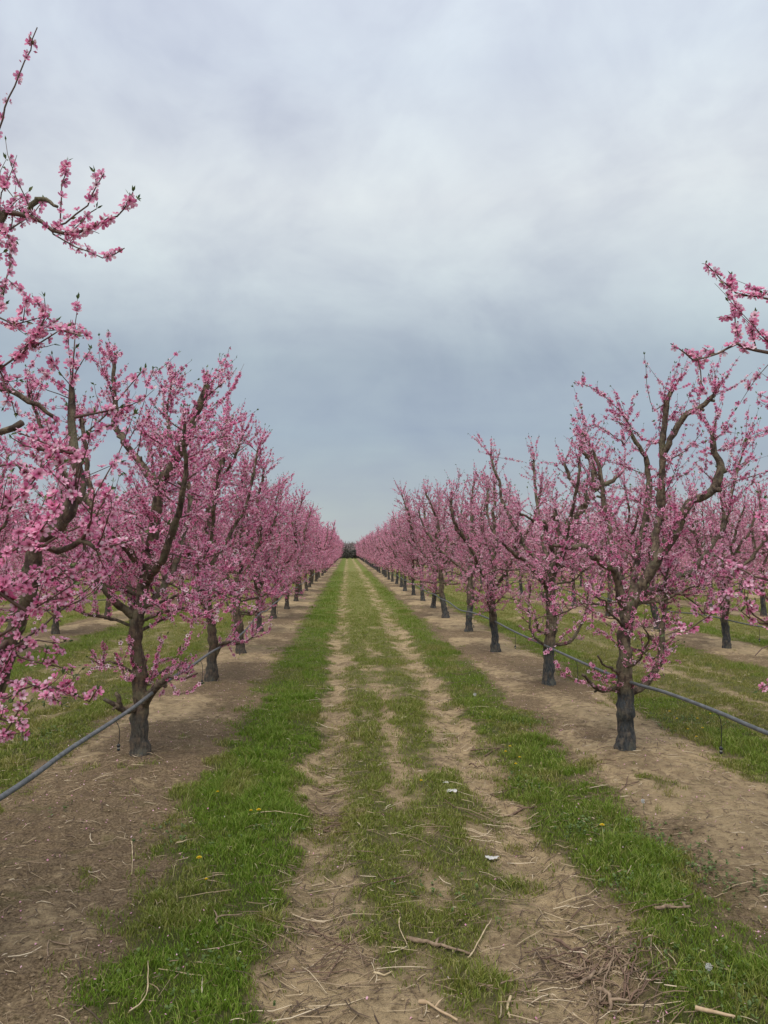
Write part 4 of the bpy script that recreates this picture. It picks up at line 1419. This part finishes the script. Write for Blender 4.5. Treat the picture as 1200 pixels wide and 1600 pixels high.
# ---- generic variants
MID, FAR = [], []
for i, sd_ in enumerate((11, 12, 13, 14, 15, 16)):
    left = i < 3
    T = generic_tree(300 + sd_, 1, 1.3 if left else 1.05, M_BARK_L if left else M_BARK_P, M_BLOSSOM if left else M_BLOSSOM_R, lk=1.75 if left else 1.5, height=3.4 if left else 3.2, spread=1.05, fsize=.0172)
    MID.append(T)
for i, sd_ in enumerate((21, 22, 23, 24, 25, 26)):
    left = i < 3
    T = generic_tree(400 + sd_, 2, 1.3 if left else 1.1, M_BARK_L if left else M_BARK_P, M_BLOSSOM if left else M_BLOSSOM_R, lk=1.6, height=3.4 if left else 3.2, spread=1.05, fsize=.0172)
    FAR.append(T)


def protos(lst, nm):
    out = []
    for T in lst:
        r = T.finish('peach_tree', (0, 0, 0))
        out.append(r)
        print(nm, T.nfl)
    return out


MIDP, FARP = protos(MID, 'mid flowers'), protos(FAR, 'far flowers')
CH = {r: list(r.children) for r in MIDP + FARP}
used = set()
prng = random.Random(77)
N_THINGS = 0


def place(proto, x, y, label, group):
    global N_THINGS
    if proto in used:
        r = proto.copy()
        C.objects.link(r)
        for c_ in CH[proto]:
            cc = c_.copy()
            C.objects.link(cc)
            cc.parent = r
    else:
        r = proto
        used.add(proto)
    z = float(gzs(x, y)[0])
    r.location = (x, y, z - 0.01)
    r.rotation_euler = (0, 0, prng.random() * 6.283)
    s_ = prng.uniform(.93, 1.07)
    r.scale = (s_, s_, s_ * prng.uniform(.95, 1.05))
    r['category'] = 'peach tree'
    r['label'] = label
    r['group'] = group
    N_THINGS += 1
    return r


ORD = ['first', 'second', 'third', 'fourth', 'fifth', 'sixth', 'seventh', 'eighth', 'ninth', 'tenth', 'eleventh', 'twelfth']
YEND = 155.0
YL1, YR1 = float(BL1[1]), float(BR1[1])
for side, X0, y1, grp, vm, vf in (('left', ROW_L, YL1, GRP_L, 0, 0), ('right', ROW_R, YR1, GRP_R, 3, 3)):
    i = 3
    while True:
        y = y1 + SPACING * (i - 1)
        if y > YEND:
            break
        if i < 12:
            lab = f'{ORD[i]} peach tree from the viewer in the row directly {side} of the lane'
        else:
            lab = f'far blossoming peach tree beyond the twelfth, in the row directly {side} of the lane'
        if y < 30:
            pr = MIDP[vm + (i * 2 + (i // 3)) % 3]
        else:
            pr = FARP[vf + prng.randrange(3)]
        place(pr, X0 + prng.gauss(0, .04), y + prng.gauss(0, .06), lab, grp)
        i += 1

# rows further out to both sides
cands = []
for r_ in range(1, 9):
    for side in (-1, 1):
        X = ROW_L - PERIOD * r_ if side < 0 else ROW_R + PERIOD * r_
        y = (YL1 if side < 0 else YR1) + prng.uniform(-.3, .3) - SPACING
        while y < YEND:
            vis = (X / y > -.60) if side < 0 else (X / y < .66)
            if vis:
                cands.append((math.hypot(X, y), side, r_, X, y))
            y += SPACING
cands.sort()
NIND = 290 - N_THINGS - 6
RN = {1: 'second', 2: 'third', 3: 'fourth', 4: 'fifth', 5: 'sixth', 6: 'seventh', 7: 'eighth', 8: 'ninth'}
rest = []
# keep those that show through: nearest first, thinning outer rows
picked = 0
seen_row = {}
for (d_, side, r_, X, y) in cands:
    if picked < NIND and not (r_ > 4 or (r_ > 2 and d_ > 75)):
        sn = 'left' if side < 0 else 'right'
        edge = (X / y < -.465) if side < 0 else (X / y > .56)
        k = seen_row.get((side, r_), 0)
        if not edge:
            seen_row[(side, r_)] = k + 1
        if edge:
            lab = f'peach tree cut off by the photo edge in the {RN[r_]} row {sn} of the lane'
        elif k < 8:
            lab = f'{ORD[k]} peach tree from the photo edge in the {RN[r_]} row {sn} of the lane'
        else:
            lab = f'peach tree past the eighth in the {RN[r_]} row {sn} of the lane, through nearer trees'
        ft = 0 if side < 0 else 3
        pr = MIDP[ft + prng.randrange(3)] if d_ < 22 else FARP[ft + prng.randrange(3)]
        place(pr, X + prng.gauss(0, .05), y + prng.gauss(0, .08), lab, f'peach trees in the {RN[r_]} row {sn} of the lane')
        picked += 1
    else:
        rest.append((X, y, side))
print('individual trees', N_THINGS + 6, 'rest', len(rest))


def far_mass():
    """all remaining orchard trees as one mesh (stuff)"""
    rng = np.random.default_rng(4)
    tmpl = []
    for T in FAR[:2] + FAR[3:5]:
        mb = MB()
        for P in T.trunks + T.limbs:
            Q = P[::5] if len(P) > 8 else P[[0, -1]]
            mb.tube(Q[:, :3], Q[:, 3], 4, False)
        pos, nor = np.vstack(T.fp), np.vstack(T.fn)
        k = rng.choice(len(pos), 1000, replace=False)
        tmpl.append((np.vstack(mb.v), np.vstack(mb.q), pos[k], nor[k]))
    V, Q, MI, A = [], [], [], []
    off = 0
    for (X, y, side) in rest:
        tv, tq, fp, fn = tmpl[rng.integers(2) + (0 if side < 0 else 2)]
        a = rng.random() * 6.283
        ca, sa = math.cos(a), math.sin(a)
        Rz = np.array([[ca, -sa, 0], [sa, ca, 0], [0, 0, 1]])
        z = 0.0
        o = np.array([X + rng.normal() * .05, y + rng.normal() * .08, z])
        v = tv @ Rz.T + o
        V.append(v)
        Q.append(tq + off)
        MI.append(np.zeros(len(tq), int))
        A.append(np.ones(len(v)))
        off += len(v)
        p = fp @ Rz.T + o
        fv, fq, _, fa = scatter(flower_template(2), p, fn @ Rz.T, np.full(len(p), .046), rng)
        V.append(fv)
        Q.append(fq + off)
        MI.append(np.ones(len(fq), int))
        A.append(fa)
        off += len(fv)
    me = mesh_np('distant_orchard', np.vstack(V), [np.vstack(Q)], [M_BARK, M_BLOSSOM_R], {'r': np.concatenate(A)}, np.concatenate(MI))
    link('distant_orchard', me, kind='stuff', label='pink mass of farther orchard rows on both sides', category='peach trees')


if rest:
    far_mass()

# ------------------------------------------------------------------ hedge and bare trees at the far end
def foliage_blob(mb, rng, c, rx, ry, rz, n, s0):
    th = rng.random(n) * 6.283
    ph = np.arccos(rng.uniform(-0.2, 1, n))
    rr = rng.random(n) ** .35
    p = np.stack([rx * rr * np.sin(ph) * np.cos(th), ry * rr * np.sin(ph) * np.sin(th), rz * rr * np.cos(ph)], -1) + c
    M = frames_from_normals(rng.normal(size=(n, 3)), rng)
    tpl = np.array([(-1, 0, 0), (0, -.6, .1), (1, 0, 0), (0, .6, .1)])
    v = np.einsum('nij,nkj->nki', M, tpl[None] * (s0 * (0.5 + rng.random(n)))[:, None, None]) + p[:, None]
    mb.add(v.reshape(-1, 3), np.arange(n * 4).reshape(-1, 4))


hr = np.random.default_rng(66)
for i, X in enumerate(np.arange(-9, 13, 1.5)):
    root = bpy.data.objects.new('bush', None)
    C.objects.link(root)
    root.location = (X, 161 + hr.normal() * .6, 0)
    root['category'] = 'bush'
    root['label'] = 'dark bush in the hedge closing the far end of the lane'
    root['group'] = 'bushes of the hedge at the end of the lane'
    mb = MB()
    for k in range(5):
        e = np.array([hr.normal() * .7, hr.normal() * .4, 1.6])
        mb.tube(np.array([[hr.normal() * .2, 0, -.1], e * .5, e]), [.06, .04, .02], 4, False)
    link('stems', mb.mesh('stems', [M_BARE]), root)
    mb = MB()
    foliage_blob(mb, hr, np.array([0, 0, .55]), 1.7, 1.3, 1.0 + hr.random() * .3, 1600, .14)
    foliage_blob(mb, hr, np.array([0, 0, .35]), 1.8, 1.3, .9, 1200, .2)
    link('foliage', mb.mesh('foliage', [M_HEDGE], smooth=False), root)
for i, (X, Y, H) in enumerate([(-6, 215, 5.0), (-1, 225, 4.6), (4, 222, 4.8), (9, 214, 5.0), (14, 226, 6.0), (-12, 225, 6), (1.5, 240, 4.8), (-3.5, 246, 5.2), (6.5, 244, 5.0)]):
    root = bpy.data.objects.new('bare_tree', None)
    C.objects.link(root)
    root.location = (X, Y, 0)
    root['category'] = 'tree'
    root['label'] = 'pale leafless tree far beyond the hedge at the lane end'
    root['group'] = 'leafless trees beyond the hedge'
    mb = MB()
    mb.tube(np.array([[0, 0, -.1], [.1, 0, H * .3], [0, .1, H * .6]]), [.16, .12, .06], 6, False)
    link('trunk', mb.mesh('trunk', [M_BARE]), root)
    mb = MB()
    for k in range(90):
        a = hr.random() * 6.283
        e = np.array([math.cos(a), math.sin(a), 0]) * hr.uniform(.4, 2.0) + np.array([0, 0, H * hr.uniform(.45, 1.0)])
        mb.tube(np.array([[0, 0, H * hr.uniform(.2, .5)], e * .6 + np.array([0, 0, H * .12]), e]), [.05, .035, .02], 3, False)
    foliage_blob(mb, hr, np.array([0, 0, H * .35]), 2.6, 2.0, H * .5, 2600, .16)
    link('crown', mb.mesh('crown', [M_BARE], smooth=False), root)

# ------------------------------------------------------------------ irrigation pipes
def irrigation_pipe(X, yfirst, ylast, wps, label, r=0.0138, drops=True, ndrop=24, straight=.50):
    root = bpy.data.objects.new('irrigation_pipe', None)
    C.objects.link(root)
    root.location = (X, wps[0][1] if wps else yfirst, 0)
    o = np.array(root.location)
    root['category'] = 'irrigation pipe'
    root['label'] = label
    root['group'] = 'grey irrigation pipes hung along the tree rows'
    rng = np.random.default_rng(int(abs(X) * 100))
    pts = [np.array(p) for p in wps]
    y = (pts[-1][1] if pts else yfirst - .5)
    while y < ylast:
        y += SPACING / 2
        k = int(round(y / (SPACING / 2))) % 2
        pts.append(np.array([X + rng.normal() * .02, y, straight + (0.03 if k else -0.02) + rng.normal() * .012]))
    P = spline(np.array(pts), .12)
    far = P[:, 1] > 45
    keep = ~far | (np.arange(len(P)) % 10 == 0)
    P = P[keep]
    mb = MB()
    mb.tube(P - o, np.full(len(P), r), 10, True)
    link('pipe', mb.mesh('pipe', [M_PIPE]), root)
    # hanging micro-sprinklers
    if drops:
        for k in range(ndrop):
            yy = drops + k * SPACING
            i = int(np.argmin(abs(P[:, 1] - yy)))
            p = P[i]
            mb = MB()
            L = .22 + rng.normal() * .02
            q = np.array([p - [0, 0, r * .5], p + [.022, .0, -.05], p + [.028, 0, -L * .6], p + [.022, 0, -L]])
            q = spline(q, .02)
            mb.tube(q - o, .0028, 6, True)
            dr = link('dripper', mb.mesh('dripper', [M_BLACK]), root)
            e = q[-1] - o
            mb = MB()
            mb.tube(np.array([e + [0, 0, .012], e + [0, 0, .004], e - [0, 0, .004], e - [0, 0, .012]]), [.004, .011, .013, .009], 8, True)
            mb.tube(np.array([e - [0, 0, .018], e - [0, 0, .026], e - [0, 0, .036]]), [.006, .012, .008], 8, True)
            link('nozzle', mb.mesh('nozzle', [M_BLACK]), dr)
            mb = MB()
            mb.tube(np.array([e - [0, 0, .008], e - [0, 0, .022]]), [.0075, .0075], 8, True)
            link('nozzle_ring', mb.mesh('nozzle_ring', [M_WHITEP]), dr)
            # clip tying the pipe
    return root


XL, XR = ROW_L + .09, ROW_R - .10
pl = [(XL - .03, .8, .66), (XL - .02, 2.0, .60), tuple(W(3, 1245, 3.62)), tuple(W(110, 1170, 4.5)), tuple(W(205, 1108, 5.72)), tuple(W(262, 1064, 6.9)),
      tuple(W(300, 1040, 7.9)), tuple(W(332, 1018, 9.4)), tuple(W(365, 1000, 11.0)), tuple(W(385, 983, 12.8))]
irrigation_pipe(XL, 0, 150, pl, 'grey irrigation pipe sagging along the left row, crossing lower left', drops=5.34)
pr_ = [(XR, .8, .78), (XR, 2.0, .74), tuple(W(1215, 1152, 4.22)), tuple(W(1120, 1112, 4.9)), tuple(W(1040, 1082, 5.75)), tuple(W(985, 1066, 6.40)), tuple(W(925, 1042, 7.4)), tuple(W(850, 1008, 9.55)), tuple(W(800, 985, 11.3)), tuple(W(771, 970, 12.7))]
irrigation_pipe(XR, 0, 150, pr_, 'grey irrigation pipe along the right row, running out at the right edge', drops=4.9)
irrigation_pipe(ROW_L - PERIOD + .1, 9, 80, [], 'thin dark irrigation pipe in the second row left of the lane', drops=12.0, ndrop=8, r=.011)
irrigation_pipe(ROW_R + PERIOD - .1, 8, 80, [], 'thin dark irrigation pipe in the second row right of the lane', drops=12.0, ndrop=8, r=.011)

# ------------------------------------------------------------------ fallen sticks (individual)
def stick(px, r, mat, label, group=None, name='fallen_stick', lift=0.0, fork=None, bend=0.0, cut=False, cat='stick'):
    pts = [G(a_, b_) for (a_, b_) in px]
    P = np.array(pts)
    P = spline(P, .03)
    rng = np.random.default_rng(int(px[0][0] * 7 + px[0][1]))
    P[:, 2] = ground_z(P[:, 0], P[:, 1]) + r * 0.8 + lift + np.abs(rng.normal(size=len(P))) * .0015
    P[:, :2] += rng.normal(size=(len(P), 2)) * r * .35
    o = P[len(P) // 2].copy()
    R = np.linspace(r, r * .55, len(P)) * (1 + .15 * rng.normal(size=len(P)))
    mb = MB()
    mb.tube(P - o, R, 8, True, .3, rng)
    if fork is not None:
        q = P[int(len(P) * fork[0])]
        e = q + np.array([math.cos(fork[1]), math.sin(fork[1]), .12]) * fork[2]
        mb.tube(np.array([q, (q + e) / 2 + [0, 0, .004], e]) - o, [r * .7, r * .55, r * .35], 6, True)
    e0 = P[0] - o
    T0 = unit(P[0] - P[1])
    ob = link(name, mb.mesh(name, [mat]), None, tuple(o))
    ob['category'] = cat
    ob['label'] = label
    if group:
        ob['group'] = group
    if cut:
        mb = MB()
        mb.tube(np.array([e0 + T0 * .001, e0 + T0 * .004]), [R[0] * 1.0, R[0] * .9], 8, True)
        link('cut_end', mb.mesh('cut_end', [M_CUT]), ob)
    return ob


stick([(640, 1470), (680, 1480), (733, 1493)], .0105, M_STICK, 'thick broken branch with pale torn end across the centre of the lane', lift=.004, fork=(.4, 1.2, .05), cut=True)
stick([(585, 1463), (615, 1475), (637, 1486)], .005, M_STICK_D, 'short dark stick left of the thick broken branch in the centre')
stick([(1025, 1433), (1050, 1430), (1080, 1427)], .010, M_STICK, 'thick pale pruning lying on the right grass strip', lift=.02, cut=True, fork=(.85, 1.5, .04))
stick([(786, 1265), (810, 1262), (836, 1258)], .008, M_STICK_D, 'brown stick at the right track edge where the grass starts', lift=.006, cut=True, fork=(.6, 2.6, .05))
stick([(1090, 1589), (1118, 1594), (1150, 1603)], .0085, M_WOOD, 'bright split wood piece at the bottom right corner', lift=.02, name='split_branch', cat='wood piece')
stick([(388, 1282), (430, 1277), (483, 1280)], .0035, M_STRAW, 'long curved straw stalk below the dandelion pair on left grass', name='straw_stalk', lift=.035, cat='stalk')
stick([(201, 1598), (228, 1570), (231, 1515)], .003, M_STRAW, 'bent straw stalk standing from left grass near bottom left', name='straw_stalk', lift=.03, cat='stalk')
stick([(206, 1318), (207, 1345), (206, 1366)], .0026, M_STRAW, 'upright pale straw stalk on brown soil left of the grass', name='straw_stalk', lift=.01, cat='stalk')
stick([(75, 1503), (76, 1484), (105, 1483), (137, 1478)], .0035, M_STICK, 'angled thin stick on bare soil at the lower left', lift=.004)
stick([(275, 1326), (285, 1323), (292, 1320)], .0045, M_STRAW, 'short pale straw beside the lone dandelion on left grass', name='straw_stalk', lift=.035, cat='stalk')
stick([(338, 1455), (340, 1445), (378, 1440)], .0055, M_STICK, 'reddish forked stick on left grass near its middle', lift=.03, fork=(.3, 2.0, .06), cut=True)
stick([(680, 1240), (712, 1262), (750, 1275)], .003, M_STICK_D, 'thin brown twig curving through centre grass right of the white scraps', lift=.01)
stick([(560, 1415), (573, 1390), (640, 1372), (660, 1350)], .003, M_STICK_D, 'long thin twig bending over the bare spot in lane centre', lift=.012)
stick([(730, 1505), (750, 1475), (769, 1443)], .0033, M_STRAW, 'long leaning straw stalk right of the thick broken branch', name='straw_stalk', lift=.015, cat='stalk')
stick([(625, 1440), (624, 1455), (636, 1480)], .003, M_STRAW, 'short curved straw left of the thick broken branch', name='straw_stalk', lift=.012, cat='stalk')
stick([(585, 1520), (600, 1525), (612, 1520)], .004, M_STRAW, 'curled pale bark strip below the thick broken branch', name='bark_strip', lift=.006, cat='bark strip')
stick([(655, 1568), (680, 1582), (715, 1600)], .0065, M_WOOD, 'orange splintered stick at the bottom edge of the lane centre', lift=.006, fork=(.5, .9, .06))
stick([(798, 1570), (793, 1582), (797, 1596)], .005, M_STRAW, 'curled bleached bark strip at the bottom of the right track', name='bark_strip', lift=.006, cat='bark strip')
stick([(865, 1445 + 28), (895, 1485), (920, 1503)], .0095, M_STICK_D, 'cut branch with an orange end at the top of the twig pile', lift=.012, cut=True)
stick([(908, 1546), (935, 1525), (962, 1505)], .0062, M_STICK, 'pale brown stick slanting across the twig pile', lift=.030, cut=True)
stick([(935, 1545), (955, 1562), (953, 1573)], .0105, M_STICK, 'stout knobby branch end at the bottom of the twig pile', lift=.014, cut=True, fork=(.5, -.4, .07))
pr2 = np.random.default_rng(3)
for k in range(26):
    cx, cy = 945 + pr2.normal() * 42, 1512 + pr2.normal() * 34
    a = pr2.normal() * .7 + .2
    L = pr2.uniform(35, 78)
    q1, q2 = (cx - math.cos(a) * L, cy + math.sin(a) * L * .6), (cx + math.cos(a) * L, cy - math.sin(a) * L * .6)
    mid_ = (cx + pr2.normal() * 3, cy + pr2.normal() * 2.5)
    dk = pr2.random() < .6
    stick([q1, mid_, q2], pr2.uniform(.0022, .0048), M_STICK_D if dk else M_STICK, ('dark' if dk else 'pale') + ' thin pruned twig in the tangled pile in the right wheel track', 'thin twigs of the tangled pile in the right wheel track', lift=pr2.uniform(.003, .035), fork=(pr2.uniform(.3, .7), a + pr2.choice([-.7, .7]), pr2.uniform(.03, .08)))
stick([(880, 1430), (945, 1425), (1030, 1416)], .0028, M_STICK_D, 'long thin twig reaching from the track onto right grass above the pile', lift=.02)
stick([(865, 1500), (890, 1512), (918, 1528)], .003, M_STICK_D, 'thin dark twig leaving the left side of the tangled pile', lift=.01)
stick([(1000, 1528), (1020, 1518), (1040, 1510)], .0035, M_STICK, 'brown twig leaving the right side of the tangled pile', lift=.01)
for k in range(12):
    cx, cy = 520 + pr2.normal() * 26, 1490 + pr2.normal() * 26
    a = pr2.normal() * .35 - .1
    L = pr2.uniform(30, 62)
    stick([(cx - math.cos(a) * L, cy + math.sin(a) * L), (cx, cy + pr2.normal() * 4), (cx + math.cos(a) * L, cy - math.sin(a) * L)], pr2.uniform(.0018, .0032), M_STICK_D if pr2.random() < .6 else M_STICK,
          'thin dry twig in the small tangle at the left wheel track', 'thin twigs of the small tangle at the left wheel track', lift=pr2.uniform(.003, .02))
for k in range(14):
    cx, cy = 515 + pr2.normal() * 14, 1265 + pr2.normal() * 30
    a = pr2.normal() * .4
    L = pr2.uniform(16, 42)
    stick([(cx - math.cos(a) * L, cy + math.sin(a) * L * .5), (cx, cy + pr2.normal() * 3), (cx + math.cos(a) * L, cy - math.sin(a) * L * .5)], pr2.uniform(.002, .0045), M_STICK_D if pr2.random() < .6 else M_STICK,
          'dry pruning lying across the left wheel track beside the dandelion pair', 'dry prunings across the left wheel track', lift=pr2.uniform(.003, .02))
for k in range(10):
    t_ = k / 9
    cx, cy = 700 + 75 * t_ + pr2.normal() * 14, 1050 + 190 * t_ + pr2.normal() * 8
    a = pr2.normal() * .5
    L = pr2.uniform(10, 26)
    stick([(cx - math.cos(a) * L, cy + math.sin(a) * L * .5), (cx, cy + pr2.normal() * 3), (cx + math.cos(a) * L, cy - math.sin(a) * L * .5)], pr2.uniform(.003, .006), M_STICK_D,
          'dry pruning in the middle distance of the right wheel track', 'dry prunings along the right wheel track', lift=pr2.uniform(.003, .02))
for k in range(12):
    t_ = k / 11
    cx, cy = 960 + pr2.normal() * 60, 1215 + pr2.normal() * 18
    a = pr2.normal() * .6
    L = pr2.uniform(8, 22)
    stick([(cx - math.cos(a) * L, cy + math.sin(a) * L * .5), (cx, cy + pr2.normal() * 2), (cx + math.cos(a) * L, cy - math.sin(a) * L * .5)], pr2.uniform(.002, .004), M_STICK_D,
          'small twig on the soil before the dark painted trunk on the right', 'small twigs before the painted trunk on the right', lift=pr2.uniform(.002, .01))

# ------------------------------------------------------------------ dandelions, seed heads, scraps
def dandelion(px, py, r, label, group=None, seed=False):
    p = G(px, py)
    z = float(gzs(p[0], p[1])[0])
    nm = 'seed_head' if seed else 'dandelion'
    root = bpy.data.objects.new(nm, None)
    C.objects.link(root)
    root.location = (p[0], p[1], z)
    root['category'] = nm.replace('_', ' ')
    root['label'] = label
    if group:
        root['group'] = group
    rng = np.random.default_rng(int(px * 3 + py))
    h = .045 + rng.random() * .02
    mb = MB()
    mb.tube(np.array([[0, 0, -.005], [.004, 0, h * .5], [0, 0, h]]), .0018, 5, True)
    link('stalk', mb.mesh('stalk', [M_STALK]), root)
    mb = MB()
    n = 60
    if seed:
        nn_ = frames_from_normals(rng.normal(size=(n, 3)), rng)[:, :, 2]
        for q in nn_:
            mb.tube(np.array([[0, 0, h + .01], q * r + [0, 0, h + .01]]), [.0004, .0014], 3, True)
        link('fluff', mb.mesh('fluff', [M_SEED], smooth=False), root)
    else:
        for k in range(n):
            a = k * 2.399
            rr = r * math.sqrt((k + 1) / n)
            e = np.array([math.cos(a) * rr, math.sin(a) * rr, h + .008 - .5 * rr * rr / r + rng.random() * .002])
            sd_ = np.array([-math.sin(a), math.cos(a), 0]) * r * .12
            b_ = np.array([math.cos(a) * rr * .3, math.sin(a) * rr * .3, h])
            mb.add(np.array([b_ - sd_ * .5, b_ + sd_ * .5, e + sd_, e - sd_]), [[0, 1, 2, 3]])
        link('petals', mb.mesh('petals', [M_DANDEL], smooth=False), root)


dandelion(392, 1282, .012, 'yellow dandelion at the left of the pair on left grass')
dandelion(404, 1281, .016, 'yellow dandelion at the right of the pair on left grass')
dandelion(311, 1356, .016, 'lone yellow dandelion on left grass below the pair')
dandelion(322, 1390, .009, 'small yellow dandelion just below the lone one on left grass')
dandelion(340, 1252, .011, 'small yellow dandelion above the pair on left grass')
dandelion(658, 1230, .012, 'yellow dandelion in lane centre beside the white scraps')
dandelion(941, 1300, .017, 'bright yellow dandelion on the right grass strip')
for k, (a_, b_) in enumerate([(790, 1182), (806, 1206), (797, 1176), (812, 1192), (1058, 1128), (1075, 1150), (1088, 1160), (1046, 1118), (1090, 1130), (1098, 1145), (1110, 1125)]):
    dandelion(a_, b_, .013, 'tiny yellow flower beyond the right wheel track' if a_ < 900 else 'tiny yellow flower on grass behind the right pipe',
              'tiny yellow flowers beyond the right wheel track' if a_ < 900 else 'tiny yellow flowers behind the right pipe')
dandelion(742, 1093, .02, 'round white seed head on the right grass strip', seed=True)
dandelion(1108, 1540, .014, 'round white seed head on right grass near the bottom', seed=True)
dandelion(1005, 1268, .014, 'white seed head among weeds above the right grass strip', seed=True)


def scrap(px, py, s, label, seed_):
    p = G(px, py)
    z = float(gzs(p[0], p[1])[0])
    rng = np.random.default_rng(seed_)
    n = 9
    gx_, gy_ = np.meshgrid(np.linspace(-1, 1, n), np.linspace(-.6, .6, n))
    ang = np.arctan2(gy_, gx_)
    k = 1 + .25 * np.sin(ang * 3 + seed_) + .15 * np.sin(ang * 5)
    zz = .35 * fbm(gx_ * 2.5 + seed_, gy_ * 2.5, seed_, 3) + .12 * rng.random(gx_.shape)
    v = np.stack([gx_ * k * s, gy_ * k * s, zz * s * 1.6], -1).reshape(-1, 3)
    v2 = v - [0, 0, .0012]
    i = (np.arange(n - 1)[:, None] * n + np.arange(n - 1)[None]).ravel()
    q = np.stack([i, i + 1, i + n + 1, i + n], -1)
    V = np.vstack([v, v2])
    ob = link('plastic_scrap', mesh_np('plastic_scrap', V, [np.vstack([q, q[:, ::-1] + n * n])], [M_SCRAP], smooth=True), None, (p[0], p[1], z + .012))
    ob['category'] = 'plastic scrap'
    ob['label'] = label


scrap(769, 1342, .030, 'crumpled white plastic scrap on the inner edge of the right track', 1)
scrap(705, 1239, .034, 'larger greyish plastic scrap in the lane centre grass', 2)
scrap(696, 1223, .020, 'small white plastic scrap above the greyish one in lane centre', 3)
print('done')
